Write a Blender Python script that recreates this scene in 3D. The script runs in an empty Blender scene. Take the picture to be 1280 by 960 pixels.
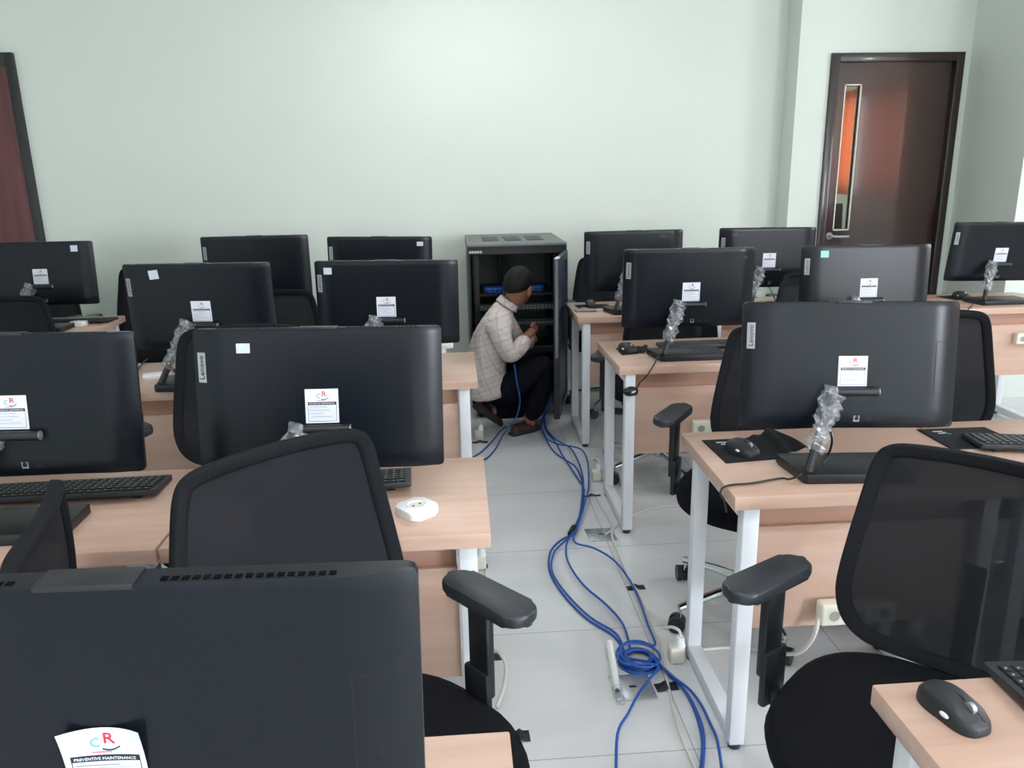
import bpy, bmesh, math, random
from mathutils import Vector, Matrix, Euler
random.seed(7)
S = bpy.context.scene
COL = S.collection
PI = math.pi
rad = math.radians

# ------------------------------------------------------------------ camera
F_PX, PITCH, YAW, ROLL, CAM_H = 990.1, rad(15.23), rad(3.97), rad(1.10), 1.531
def cam_axes():
    cy, sy, cp, sp = math.cos(YAW), math.sin(YAW), math.cos(PITCH), math.sin(PITCH)
    right = Vector((cy, -sy, 0)); f0 = Vector((sy, cy, 0)); up = Vector((0, 0, 1))
    fwd = f0*cp - up*sp; dn = -(f0*sp + up*cp)
    c, s = math.cos(ROLL), math.sin(ROLL)
    return right*c + dn*s, -right*s + dn*c, fwd
CR, CD, CF = cam_axes()
def ray(u, v): return CR*((u-640)/F_PX) + CD*((v-480)/F_PX) + CF
def atz(u, v, z=0.0):
    d = ray(u, v); t = (z-CAM_H)/d.z
    return Vector((t*d.x, t*d.y, z))
def aty(u, v, y):
    d = ray(u, v); t = y/d.y
    return Vector((t*d.x, y, CAM_H + t*d.z))
cd = bpy.data.cameras.new('camera'); cam = bpy.data.objects.new('camera', cd); COL.objects.link(cam)
cam.matrix_world = Matrix(((CR.x, -CD.x, -CF.x, 0), (CR.y, -CD.y, -CF.y, 0), (CR.z, -CD.z, -CF.z, CAM_H), (0, 0, 0, 1)))
cd.sensor_width = 36; cd.lens = F_PX*36/1280; cd.clip_start = 0.05; cd.clip_end = 100
S.camera = cam

# ------------------------------------------------------------------ materials
def srgb(r, g, b):
    f = lambda c: (c/255/12.92) if c/255 <= .04045 else ((c/255+.055)/1.055)**2.4
    return (f(r), f(g), f(b), 1)
def mat(name, col, rough=.5, metal=0, spec=.5, coat=0, emit=None, estr=0, alpha=1):
    m = bpy.data.materials.new(name); m.use_nodes = True
    b = m.node_tree.nodes['Principled BSDF']
    b.inputs['Base Color'].default_value = col; b.inputs['Roughness'].default_value = rough
    b.inputs['Metallic'].default_value = metal; b.inputs['Specular IOR Level'].default_value = spec
    b.inputs['Coat Weight'].default_value = coat; b.inputs['Coat Roughness'].default_value = .08
    if emit: b.inputs['Emission Color'].default_value = emit; b.inputs['Emission Strength'].default_value = estr
    return m
def nd(m, t, **kw):
    n = m.node_tree.nodes.new(t)
    for k, v in kw.items():
        if hasattr(n, k): setattr(n, k, v)
        else: n.inputs[k].default_value = v
    return n
def lk(m, a, b): m.node_tree.links.new(a, b)
def bsdf(m): return m.node_tree.nodes['Principled BSDF']
def add_noise(m, c1, c2, scale=(1, 1, 1), nscale=5, detail=3, bump=0, rough=None, lo=.3, hi=.7):
    tc = nd(m, 'ShaderNodeTexCoord'); mp = nd(m, 'ShaderNodeMapping'); mp.inputs['Scale'].default_value = scale
    n = nd(m, 'ShaderNodeTexNoise'); n.inputs['Scale'].default_value = nscale; n.inputs['Detail'].default_value = detail
    r = nd(m, 'ShaderNodeValToRGB'); r.color_ramp.elements[0].color = c1; r.color_ramp.elements[1].color = c2
    r.color_ramp.elements[0].position = lo; r.color_ramp.elements[1].position = hi
    lk(m, tc.outputs['Object'], mp.inputs[0]); lk(m, mp.outputs[0], n.inputs['Vector']); lk(m, n.outputs['Fac'], r.inputs[0])
    lk(m, r.outputs[0], bsdf(m).inputs['Base Color'])
    if bump:
        bp = nd(m, 'ShaderNodeBump'); bp.inputs['Strength'].default_value = bump; bp.inputs['Distance'].default_value = .002
        lk(m, n.outputs['Fac'], bp.inputs['Height']); lk(m, bp.outputs[0], bsdf(m).inputs['Normal'])
    return m

M = {}
M['wall'] = add_noise(mat('mint_paint', srgb(217, 225, 217), .65), srgb(215, 223, 215), srgb(219, 227, 219), nscale=1.2)
M['ceiling'] = mat('ceiling_paint', srgb(240, 242, 238), .8)
M['beech'] = add_noise(mat('beech_laminate', srgb(198, 165, 147), .30), srgb(191, 157, 139), srgb(204, 173, 156), scale=(1.2, 14, 14), nscale=2.2, detail=4)
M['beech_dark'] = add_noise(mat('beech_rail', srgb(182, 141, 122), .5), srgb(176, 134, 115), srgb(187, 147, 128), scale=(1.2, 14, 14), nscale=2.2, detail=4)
M['white_metal'] = mat('white_powder_coat', srgb(226, 230, 236), .35)
M['glide'] = mat('dark_glide', srgb(40, 52, 66), .3)
M['aio'] = add_noise(mat('charcoal_plastic', srgb(14, 19, 27), .30, spec=.26), srgb(13, 18, 26), srgb(16, 21, 29), nscale=300, detail=2, bump=.03)
M['aio_dark'] = mat('black_plastic', srgb(24, 26, 30), .42)
M['slot'] = mat('vent_slot', srgb(5, 5, 6), .9, spec=.1)
M['groove'] = mat('panel_groove', srgb(15, 16, 19), .7)
M['screen'] = mat('screen_glass', srgb(6, 6, 8), .08)
M['silver'] = mat('brushed_silver', srgb(172, 172, 176), .35, metal=.6)
M['chrome'] = mat('chrome', srgb(215, 218, 222), .12, metal=1)
M['text_dark'] = mat('dark_ink', srgb(32, 34, 44), .6)
M['text_white'] = mat('white_ink', srgb(225, 228, 238), .6)
M['paper'] = mat('label_paper', srgb(222, 225, 236), .4)
M['ink_red'] = mat('red_ink', srgb(205, 40, 56), .5)
M['ink_pink'] = mat('pink_ink', srgb(205, 120, 130), .5)
M['ink_blue'] = mat('light_blue_ink', srgb(130, 178, 196), .5)
M['ink_grey'] = mat('grey_ink', srgb(150, 152, 165), .6)
M['teal'] = mat('teal_paper', srgb(150, 222, 208), .5)
M['lilac'] = mat('asset_paper', srgb(196, 205, 220), .4)
M['fabric'] = add_noise(mat('black_seat_fabric', srgb(20, 21, 26), .95, spec=.15), srgb(17, 18, 23), srgb(24, 25, 30), nscale=400, detail=2, bump=.3)
M['chair_plastic'] = mat('black_chair_plastic', srgb(25, 27, 31), .45)
M['edging'] = mat('black_edge_fabric', srgb(20, 22, 27), .8, spec=.25)
M['armpad'] = add_noise(mat('arm_pad_rubber', srgb(40, 44, 50), .38), srgb(38, 42, 47), srgb(43, 47, 53), nscale=500, bump=.15)
M['tile_metal'] = mat('floor_box_steel', srgb(190, 196, 200), .25, metal=.7)
M['blue'] = mat('blue_cable', srgb(22, 84, 168), .4)
M['cream'] = mat('cream_plastic', srgb(225, 222, 208), .4)
M['white_plastic'] = mat('white_plastic', srgb(240, 242, 244), .3)
M['cord_white'] = mat('white_cord', srgb(214, 212, 203), .5)
M['cord_black'] = mat('black_cord', srgb(20, 21, 24), .5)
M['tape'] = mat('black_tape', srgb(28, 30, 34), .6)
M['hole'] = mat('socket_hole', srgb(150, 147, 138), .7)
M['rack_rear'] = mat('rack_rear_grey', srgb(128, 136, 136), .6)
M['rack'] = mat('rack_black', srgb(28, 30, 34), .45)
M['rack_top'] = add_noise(mat('rack_top_dusty', srgb(116, 122, 122), .6), srgb(108, 114, 114), srgb(124, 130, 128), nscale=12)
M['rack_blue'] = mat('rack_door_edge', srgb(40, 52, 82), .4)
M['rack_grey'] = mat('rack_door_seal', srgb(120, 124, 134), .4)
M['switch_blue'] = mat('blue_device', srgb(28, 110, 205), .35)
M['door'] = mat('dark_brown_varnish', srgb(56, 36, 32), .22, coat=.6)
M['door_frame'] = mat('dark_brown_frame', srgb(40, 28, 28), .3, coat=.3)
M['door_red'] = add_noise(mat('maroon_board', srgb(92, 48, 52), .4), srgb(84, 44, 46), srgb(108, 60, 66), scale=(8, 8, 1), nscale=2)
M['frame_dark'] = mat('charcoal_frame', srgb(36, 40, 40), .45)
M['skin'] = mat('skin', srgb(152, 100, 80), .55)
M['hair'] = add_noise(mat('black_hair', srgb(16, 16, 18), .6, spec=.2), srgb(12, 12, 14), srgb(24, 25, 28), scale=(1, 1, .3), nscale=140, bump=.5)
M['trousers'] = mat('navy_trousers', srgb(15, 17, 26), .9, spec=.15)
M['shoe'] = mat('shoe_maroon', srgb(58, 38, 42), .5)
M['sole'] = mat('shoe_sole', srgb(44, 46, 54), .7)
def curtain_mat():
    m = mat('orange_curtain', srgb(222, 160, 126), .9); t = nd(m, 'ShaderNodeBsdfTranslucent'); t.inputs[0].default_value = srgb(232, 172, 138)
    mx = nd(m, 'ShaderNodeMixShader'); mx.inputs[0].default_value = .55
    lk(m, bsdf(m).outputs[0], mx.inputs[1]); lk(m, t.outputs[0], mx.inputs[2]); lk(m, mx.outputs[0], m.node_tree.nodes['Material Output'].inputs['Surface']); return m
M['curtain'] = curtain_mat()
M['key'] = mat('key_plastic', srgb(38, 41, 46), .5)
M['key_leg'] = mat('key_legend', srgb(165, 170, 178), .5)
M['pad'] = mat('mouse_pad_cloth', srgb(32, 34, 38), .85, spec=.2)
M['green'] = mat('green_mark', srgb(90, 150, 120), .6)
M['mouse'] = mat('mouse_plastic', srgb(34, 37, 42), .5)
M['bag'] = mat('grey_sleeve', srgb(150, 150, 140), .5)

# floor: glossy porcelain tiles, 60 cm, thin grey joints
def floor_mat():
    m = mat('porcelain_tiles', srgb(206, 208, 205), .12, spec=.5)
    tc = nd(m, 'ShaderNodeTexCoord'); sep = nd(m, 'ShaderNodeSeparateXYZ'); lk(m, tc.outputs['Object'], sep.inputs[0])
    def joint(out, off):
        a = nd(m, 'ShaderNodeMath', operation='ADD'); a.inputs[1].default_value = off + 60
        w = nd(m, 'ShaderNodeMath', operation='MODULO'); w.inputs[1].default_value = .6
        s = nd(m, 'ShaderNodeMath', operation='SUBTRACT'); s.inputs[1].default_value = .3
        ab = nd(m, 'ShaderNodeMath', operation='ABSOLUTE')
        g = nd(m, 'ShaderNodeMath', operation='GREATER_THAN'); g.inputs[1].default_value = .2985
        lk(m, out, a.inputs[0]); lk(m, a.outputs[0], w.inputs[0]); lk(m, w.outputs[0], s.inputs[0]); lk(m, s.outputs[0], ab.inputs[0]); lk(m, ab.outputs[0], g.inputs[0])
        return g.outputs[0]
    jx = joint(sep.outputs['X'], -.60); jy = joint(sep.outputs['Y'], -.575)
    mx = nd(m, 'ShaderNodeMath', operation='MAXIMUM'); lk(m, jx, mx.inputs[0]); lk(m, jy, mx.inputs[1])
    mp = nd(m, 'ShaderNodeMapping'); mp.inputs['Scale'].default_value = (1.5, 3.5, 1)
    n = nd(m, 'ShaderNodeTexNoise'); n.inputs['Scale'].default_value = 1.3; n.inputs['Detail'].default_value = 4
    lk(m, tc.outputs['Object'], mp.inputs[0]); lk(m, mp.outputs[0], n.inputs['Vector'])
    r = nd(m, 'ShaderNodeValToRGB'); r.color_ramp.elements[0].color = srgb(210, 212, 214); r.color_ramp.elements[1].color = srgb(219, 221, 223)
    r.color_ramp.elements[0].position = .35; r.color_ramp.elements[1].position = .65
    lk(m, n.outputs['Fac'], r.inputs[0])
    mix = nd(m, 'ShaderNodeMix', data_type='RGBA'); mix.inputs[7].default_value = srgb(160, 160, 155)
    lk(m, mx.outputs[0], mix.inputs[0]); lk(m, r.outputs[0], mix.inputs[6]); lk(m, mix.outputs[2], bsdf(m).inputs['Base Color'])
    return m
M['floor'] = floor_mat()

# chair mesh: woven net with small holes
def net_mat():
    m = mat('black_net_weave', srgb(27, 30, 36), .8, spec=.2)
    tr = nd(m, 'ShaderNodeBsdfTransparent'); mx = nd(m, 'ShaderNodeMixShader')
    tc = nd(m, 'ShaderNodeTexCoord'); w = nd(m, 'ShaderNodeTexWave', wave_type='BANDS', bands_direction='Z')
    w.inputs['Scale'].default_value = 62; w.inputs['Distortion'].default_value = 1.2; w.inputs['Detail'].default_value = 1
    mr = nd(m, 'ShaderNodeMapRange'); mr.inputs['To Min'].default_value = .01; mr.inputs['To Max'].default_value = .032
    lk(m, tc.outputs['Object'], w.inputs['Vector']); lk(m, w.outputs['Fac'], mr.inputs['Value']); lk(m, mr.outputs[0], mx.inputs[0])
    lk(m, bsdf(m).outputs[0], mx.inputs[1]); lk(m, tr.outputs[0], mx.inputs[2])
    lk(m, mx.outputs[0], m.node_tree.nodes['Material Output'].inputs['Surface'])
    return m
M['net'] = net_mat()

def wrap_mat():
    m = mat('clear_plastic_wrap', srgb(182, 186, 192), .08, spec=1)
    tr = nd(m, 'ShaderNodeBsdfTransparent'); mx = nd(m, 'ShaderNodeMixShader')
    tc = nd(m, 'ShaderNodeTexCoord'); n = nd(m, 'ShaderNodeTexNoise'); n.inputs['Scale'].default_value = 45; n.inputs['Detail'].default_value = 3
    mr = nd(m, 'ShaderNodeMapRange'); mr.inputs['From Min'].default_value = .42; mr.inputs['From Max'].default_value = .72
    mr.inputs['To Min'].default_value = .80; mr.inputs['To Max'].default_value = .28
    lk(m, tc.outputs['Object'], n.inputs['Vector']); lk(m, n.outputs['Fac'], mr.inputs['Value']); lk(m, mr.outputs[0], mx.inputs[0])
    lk(m, bsdf(m).outputs[0], mx.inputs[1]); lk(m, tr.outputs[0], mx.inputs[2])
    lk(m, mx.outputs[0], m.node_tree.nodes['Material Output'].inputs['Surface'])
    return m
M['wrap'] = wrap_mat()

def glass_mat():
    m = mat('door_pane_glass', srgb(140, 140, 132), .03, spec=.8)
    bsdf(m).inputs['Coat Weight'].default_value = 1; bsdf(m).inputs['Coat Roughness'].default_value = .02
    bsdf(m).inputs['Metallic'].default_value = .9
    return m
M['glass'] = glass_mat()

def shirt_mat():
    m = mat('checked_shirt', srgb(200, 192, 188), .85, spec=.2)
    tc = nd(m, 'ShaderNodeTexCoord'); mp = nd(m, 'ShaderNodeMapping'); mp.inputs['Rotation'].default_value = (.12, .30, .62)
    sep = nd(m, 'ShaderNodeSeparateXYZ'); lk(m, tc.outputs['Object'], mp.inputs[0]); lk(m, mp.outputs[0], sep.inputs[0])
    def band(out, per, width, off):
        a = nd(m, 'ShaderNodeMath', operation='ADD'); a.inputs[1].default_value = off + per*100
        w = nd(m, 'ShaderNodeMath', operation='MODULO'); w.inputs[1].default_value = per
        g = nd(m, 'ShaderNodeMath', operation='LESS_THAN'); g.inputs[1].default_value = width
        lk(m, out, a.inputs[0]); lk(m, a.outputs[0], w.inputs[0]); lk(m, w.outputs[0], g.inputs[0]); return g.outputs[0]
    b1 = band(sep.outputs['Z'], .062, .006, 0); b2 = band(sep.outputs['X'], .058, .006, .01); b3 = band(sep.outputs['Z'], .062, .003, .03)
    s1 = nd(m, 'ShaderNodeMath', operation='MAXIMUM'); s2 = nd(m, 'ShaderNodeMath', operation='MAXIMUM'); s3 = nd(m, 'ShaderNodeMath', operation='MAXIMUM')
    lk(m, b1, s1.inputs[0]); lk(m, b2, s1.inputs[1]); lk(m, b3, s2.inputs[0]); lk(m, s1.outputs[0], s3.inputs[0]); lk(m, s2.outputs[0], s3.inputs[1])
    mul = nd(m, 'ShaderNodeMath', operation='MULTIPLY'); mul.inputs[1].default_value = .45; lk(m, s3.outputs[0], mul.inputs[0])
    mix = nd(m, 'ShaderNodeMix', data_type='RGBA'); mix.inputs[6].default_value = srgb(226, 217, 213); mix.inputs[7].default_value = srgb(112, 92, 90)
    lk(m, mul.outputs[0], mix.inputs[0]); lk(m, mix.outputs[2], bsdf(m).inputs['Base Color'])
    nz = nd(m, 'ShaderNodeTexNoise'); nz.inputs['Scale'].default_value = 14; nz.inputs['Detail'].default_value = 2; nz.inputs['Distortion'].default_value = .8
    bp = nd(m, 'ShaderNodeBump'); bp.inputs['Strength'].default_value = .9; bp.inputs['Distance'].default_value = .02
    lk(m, tc.outputs['Object'], nz.inputs['Vector']); lk(m, nz.outputs['Fac'], bp.inputs['Height']); lk(m, bp.outputs[0], bsdf(m).inputs['Normal'])
    return m
M['shirt'] = shirt_mat()

# ------------------------------------------------------------------ mesh helpers
class MB:
    def __init__(s): s.bm = bmesh.new(); s.mats = []
    def mi(s, m):
        m = M[m] if isinstance(m, str) else m
        if m not in s.mats: s.mats.append(m)
        return s.mats.index(m)
    def _tag(s, faces, m):
        i = s.mi(m)
        for f in faces: f.material_index = i
    def box(s, c, d, m, bev=0, seg=2, rot=None):
        mx = Matrix.Translation(c) @ (rot.to_4x4() if rot else Matrix()) @ Matrix.Diagonal((*d, 1))
        r = bmesh.ops.create_cube(s.bm, size=1, matrix=mx); vs = r['verts']
        fs = set(f for v in vs for f in v.link_faces)
        if bev:
            es = list(set(e for v in vs for e in v.link_edges))
            b = bmesh.ops.bevel(s.bm, geom=es, offset=bev, segments=seg, affect='EDGES', profile=.5)
            fs = set(f for f in b['faces']) | set(f for f in fs if f.is_valid)
            for v in b['verts']:
                for f in v.link_faces: fs.add(f)
        s._tag([f for f in fs if f.is_valid], m)
        return s
    def cyl(s, a, b, r, m, r2=None, seg=16, caps=True):
        a, b = Vector(a), Vector(b); d = b-a
        q = Vector((0, 0, 1)).rotation_difference(d.normalized()).to_matrix().to_4x4()
        mx = Matrix.Translation((a+b)/2) @ q
        x = bmesh.ops.create_cone(s.bm, cap_ends=caps, segments=seg, radius1=r, radius2=r if r2 is None else r2, depth=d.length, matrix=mx)
        s._tag(set(f for v in x['verts'] for f in v.link_faces), m); return s
    def sphere(s, c, r, m, u=16, v=10, rot=None):
        r = (r, r, r) if isinstance(r, (int, float)) else r
        mx = Matrix.Translation(c) @ (rot.to_4x4() if rot else Matrix()) @ Matrix.Diagonal((*r, 1))
        x = bmesh.ops.create_uvsphere(s.bm, u_segments=u, v_segments=v, radius=1, matrix=mx)
        s._tag(set(f for q in x['verts'] for f in q.link_faces), m); return s
    def tube(s, pts, r, m, seg=8, smooth=0, closed=False, radii=None):
        pts = [Vector(p) for p in pts]
        if smooth: pts = spline(pts, smooth)
        n = len(pts); rings = []; up = Vector((0, 0, 1)); prev = None
        for i, p in enumerate(pts):
            t = (pts[min(i+1, n-1)] - pts[max(i-1, 0)]).normalized() if not closed else (pts[(i+1) % n]-pts[i-1]).normalized()
            if prev is None:
                x = t.cross(up)
                if x.length < 1e-3: x = t.cross(Vector((1, 0, 0)))
                x.normalize()
            else:
                x = prev - t*prev.dot(t)
                x = x.normalized() if x.length > 1e-6 else t.orthogonal().normalized()
            prev = x; y = t.cross(x)
            rr = radii[i] if radii else r
            rings.append([s.bm.verts.new(p + (x*math.cos(2*PI*k/seg) + y*math.sin(2*PI*k/seg))*rr) for k in range(seg)])
        fs = []
        for i in range(n if closed else n-1):
            A, B = rings[i], rings[(i+1) % n]
            for k in range(seg): fs.append(s.bm.faces.new((A[k], A[(k+1) % seg], B[(k+1) % seg], B[k])))
        if not closed: fs.append(s.bm.faces.new(rings[0][::-1])); fs.append(s.bm.faces.new(rings[-1]))
        s._tag(fs, m); return s
    def poly(s, pts, m):
        f = s.bm.faces.new([s.bm.verts.new(p) for p in pts]); s._tag([f], m); return s
    def prism(s, pts2, z0, z1, m, bev=0, tf=None, seg=2):
        """polygon in xy extruded z0..z1, optional transform"""
        lo = [s.bm.verts.new((x, y, z0)) for x, y in pts2]; hi = [s.bm.verts.new((x, y, z1)) for x, y in pts2]; n = len(lo)
        fs = [s.bm.faces.new(lo[::-1]), s.bm.faces.new(hi)]
        cap_edges = list(fs[0].edges) + list(fs[1].edges)
        for i in range(n): fs.append(s.bm.faces.new((lo[i], lo[(i+1) % n], hi[(i+1) % n], hi[i])))
        vs = lo+hi
        if bev:
            b = bmesh.ops.bevel(s.bm, geom=cap_edges, offset=bev, segments=seg, affect='EDGES', profile=.5)
            fs = set(f for f in fs if f.is_valid) | set(b['faces'])
            vs = set(v for f in fs for v in f.verts)
        if tf is not None:
            for v in vs: v.co = tf @ v.co
        s._tag(fs, m); return s
    def grid(s, fn, nu, nv, m, closed_u=False):
        vs = [[s.bm.verts.new(fn(i/nu if not closed_u else i/nu, j/nv)) for j in range(nv+1)] for i in range(nu if closed_u else nu+1)]
        fs = []; N = len(vs)
        for i in range(N if closed_u else N-1):
            for j in range(nv): fs.append(s.bm.faces.new((vs[i][j], vs[(i+1) % N][j], vs[(i+1) % N][j+1], vs[i][j+1])))
        s._tag(fs, m); return vs
    def text(s, body, size, m, tf, depth=.0002):
        cu = bpy.data.curves.new('t', 'FONT'); cu.body = body; cu.size = size; cu.align_x = 'CENTER'; cu.align_y = 'CENTER'; cu.extrude = depth; cu.resolution_u = 2
        ob = bpy.data.objects.new('t', cu); COL.objects.link(ob); bpy.context.view_layer.update()
        me = bpy.data.meshes.new_from_object(ob.evaluated_get(bpy.context.evaluated_depsgraph_get()))
        n0 = len(s.bm.faces); nv = len(s.bm.verts)
        s.bm.from_mesh(me); s.bm.verts.ensure_lookup_table(); s.bm.faces.ensure_lookup_table()
        for v in s.bm.verts[nv:]: v.co = tf @ v.co
        s._tag(s.bm.faces[n0:], m)
        bpy.data.objects.remove(ob); bpy.data.curves.remove(cu); bpy.data.meshes.remove(me); return s
    def build(s, name, parent=None, angle=35, sub=0, normals=True):
        if normals: bmesh.ops.recalc_face_normals(s.bm, faces=s.bm.faces)
        me = bpy.data.meshes.new(name); s.bm.to_mesh(me); s.bm.free()
        for m in s.mats: me.materials.append(m)
        me.polygons.foreach_set('use_smooth', [True]*len(me.polygons))
        if angle < 180: me.set_sharp_from_angle(angle=rad(angle))
        o = bpy.data.objects.new(name, me); COL.objects.link(o)
        if parent: o.parent = parent
        if sub:
            md = o.modifiers.new('sub', 'SUBSURF'); md.levels = sub; md.render_levels = sub
        return o
def spline(p, k):
    out = []
    n = len(p)
    for i in range(n-1):
        a, b, c, d = p[max(i-1, 0)], p[i], p[i+1], p[min(i+2, n-1)]
        for j in range(k):
            t = j/k
            out.append(.5*((2*b) + (c-a)*t + (2*a-5*b+4*c-d)*t*t + (3*b-a-3*c+d)*t**3))
    out.append(p[-1]); return out
def tag(o, label, cat, group=None):
    o['label'] = label; o['category'] = cat
    if group: o['group'] = group
    return o
def struct(o): o['kind'] = 'structure'; return o
def empty(name, loc=(0, 0, 0), rz=0):
    o = bpy.data.objects.new(name, None); COL.objects.link(o); o.location = loc; o.rotation_euler.z = rz; o.empty_display_size = .1; return o
def copy_tree(o, parent=None):
    kids = [c for c in bpy.data.objects if c.parent == o]
    c = o.copy(); COL.objects.link(c); c.parent = parent
    for k in kids: copy_tree(k, c)
    return c
def kid(o, name):
    for c in o.children:
        if c.name.split('.')[0] == name: return c
def rrect(w, h, r, n=5, cx=0, cy=0):
    pts = []
    for (sx, sy, a0) in ((1, 1, 0), (-1, 1, 90), (-1, -1, 180), (1, -1, 270)):
        for i in range(n+1):
            a = rad(a0 + 90*i/n); pts.append((cx + sx*(w/2-r) + r*math.cos(a), cy + sy*(h/2-r) + r*math.sin(a)))
    return pts

# ------------------------------------------------------------------ room
Y_W, Y_D, X_STEP = 5.65, 5.45, 2.315       # rear wall, door bay, step between them
X_L, X_R, Y_B, Z_C = -4.6, 5.3, -6.4, 3.0
def slab(name, lo, hi, m):
    b = MB(); b.box(((lo[0]+hi[0])/2, (lo[1]+hi[1])/2, (lo[2]+hi[2])/2), (hi[0]-lo[0], hi[1]-lo[1], hi[2]-lo[2]), m)
    return struct(b.build(name))
slab('floor', (X_L-.2, Y_B-.2, -.1), (X_R+.2, Y_W+.2, 0), 'floor')
slab('ceiling', (X_L-.2, Y_B-.2, Z_C), (X_R+.2, Y_W+.2, Z_C+.1), 'ceiling')
slab('wall_back', (X_L-.2, Y_W, 0), (X_STEP, Y_W+.2, Z_C), 'wall')
DX0, DX1, DZ = 2.535, 3.452, 2.225           # door bay outer frame
b = MB()
b.box(((X_STEP+DX0)/2, Y_D+.2, Z_C/2), (DX0-X_STEP, .4, Z_C), 'wall')
b.box(((DX0+DX1)/2, Y_D+.2, (DZ+Z_C)/2), (DX1-DX0, .4, Z_C-DZ), 'wall')
b.box(((DX1+X_R+.2)/2, Y_D+.2, Z_C/2), (X_R+.2-DX1, .4, Z_C), 'wall')
b.box(((DX0+DX1)/2, Y_D+.3, DZ/2), (DX1-DX0, .2, DZ), 'wall')
struct(b.build('wall_back_bay'))
slab('wall_back_column', (3.502, 4.80, 0), (X_R, Y_D, Z_C), 'wall')
slab('wall_left', (X_L-.2, Y_B, 0), (X_L, Y_W, Z_C), 'wall')
# wall behind the camera with two wide windows
FWIN = [(-3.8, -.8), (-.2, 2.6)]; FZ0, FZ1 = 1.05, 2.55
b = MB(); xs_ = [X_L] + [x for w in FWIN for x in w] + [X_R]
for i in range(0, len(xs_), 2): b.box(((xs_[i]+xs_[i+1])/2, Y_B-.1, Z_C/2), (xs_[i+1]-xs_[i], .2, Z_C), 'wall')
for x0, x1 in FWIN:
    b.box(((x0+x1)/2, Y_B-.1, FZ0/2), (x1-x0, .2, FZ0), 'wall'); b.box(((x0+x1)/2, Y_B-.1, (FZ1+Z_C)/2), (x1-x0, .2, Z_C-FZ1), 'wall')
struct(b.build('wall_front'))
for i, (x0, x1) in enumerate(FWIN):
    b = MB()
    for k in range(5): b.box((x0+.025+(x1-x0-.05)*k/4, Y_B-.08, (FZ0+FZ1)/2), (.05, .05, FZ1-FZ0), 'door_frame')
    for z in (FZ0+.025, FZ1-.025): b.box(((x0+x1)/2, Y_B-.08, z), (x1-x0, .05, .05), 'door_frame')
    struct(b.build('window_%d' % (i+4)))
# right wall with three windows
WIN = [(-4.9, -2.5), (.0, 1.75), (2.3, 3.6)]; WZ0, WZ1 = 1.1, 2.4
b = MB(); ys = [Y_B] + [y for w in WIN for y in w] + [Y_W]
for i in range(0, len(ys), 2):
    b.box((X_R+.1, (ys[i]+ys[i+1])/2, Z_C/2), (.2, ys[i+1]-ys[i], Z_C), 'wall')
for y0, y1 in WIN:
    b.box((X_R+.1, (y0+y1)/2, WZ0/2), (.2, y1-y0, WZ0), 'wall'); b.box((X_R+.1, (y0+y1)/2, (WZ1+Z_C)/2), (.2, y1-y0, Z_C-WZ1), 'wall')
struct(b.build('wall_right'))
for i, (y0, y1) in enumerate(WIN):
    b = MB(); yc = (y0+y1)/2
    for y in (y0+.025, yc, y1-.025): b.box((X_R+.08, y, (WZ0+WZ1)/2), (.05, .05, WZ1-WZ0), 'door_frame')
    for z in (WZ0+.025, WZ1-.025): b.box((X_R+.08, yc, z), (.05, y1-y0, .05), 'door_frame')
    struct(b.build('window_%d' % (i+1)))
# orange curtains drawn on the middle window, seen mirrored in the door varnish
def curtain(y0, y1, label):
    b = MB(); n = 60
    def fn(u, v): return (X_R-.06+.025*math.sin(u*PI*2*7)+.008*math.sin(u*31), y0+(y1-y0)*u, 1.13+1.30*v)
    b.grid(fn, n, 4, 'curtain'); o = b.build('curtain', angle=180)
    md = o.modifiers.new('thick', 'SOLIDIFY'); md.thickness = .004
    tag(o, label, 'curtain', 'orange curtains')
curtain(-.02, .62, 'orange curtain on the side window, end nearer the camera')
curtain(.72, 1.80, 'orange curtain on the side window, end nearer the door')

# dark brown door with narrow pane
d1 = struct(empty('door_1'))
b = MB(); fw = .055
b.box((DX0+fw/2, Y_D+.06, DZ/2), (fw, .16, DZ), 'door_frame', .004); b.box((DX1-fw/2, Y_D+.06, DZ/2), (fw, .16, DZ), 'door_frame', .004)
b.box(((DX0+DX1)/2, Y_D+.06, DZ-fw/2), (DX1-DX0-2*fw, .16, fw), 'door_frame', .004)
b.build('door_frame', d1)
LX0, LX1, LZ = DX0+fw, DX1-fw, DZ-fw
PX0, PX1, PZ0, PZ1 = 2.665, 2.775, 1.07, 2.03
b = MB(); yy, th = Y_D+.055, .045
b.box(((LX0+PX0)/2, yy, LZ/2), (PX0-LX0, th, LZ), 'door'); b.box(((PX1+LX1)/2, yy, LZ/2), (LX1-PX1, th, LZ), 'door')
b.box(((PX0+PX1)/2, yy, PZ0/2), (PX1-PX0, th, PZ0), 'door'); b.box(((PX0+PX1)/2, yy, (PZ1+LZ)/2), (PX1-PX0, th, LZ-PZ1), 'door')
b.build('door_leaf', d1)
b = MB(); b.box(((PX0+PX1)/2, yy, (PZ0+PZ1)/2), (PX1-PX0, .006, PZ1-PZ0), 'glass'); b.build('pane', d1)
b = MB(); t = .008
for (x, z, w, h) in ((PX0, (PZ0+PZ1)/2, t, PZ1-PZ0+t), (PX1, (PZ0+PZ1)/2, t, PZ1-PZ0+t), ((PX0+PX1)/2, PZ0, PX1-PX0+t, t), ((PX0+PX1)/2, PZ1, PX1-PX0+t, t)):
    b.box((x, yy-.02, z), (w, .014, h), 'cream')
b.build('pane_bead', d1)
hx, hz = 2.64, 1.03
b = MB(); b.cyl((hx, yy-.022, hz), (hx, yy-.032, hz), .024, 'silver', seg=20); b.cyl((hx, yy-.03, hz), (hx, yy-.06, hz), .009, 'silver')
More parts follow.
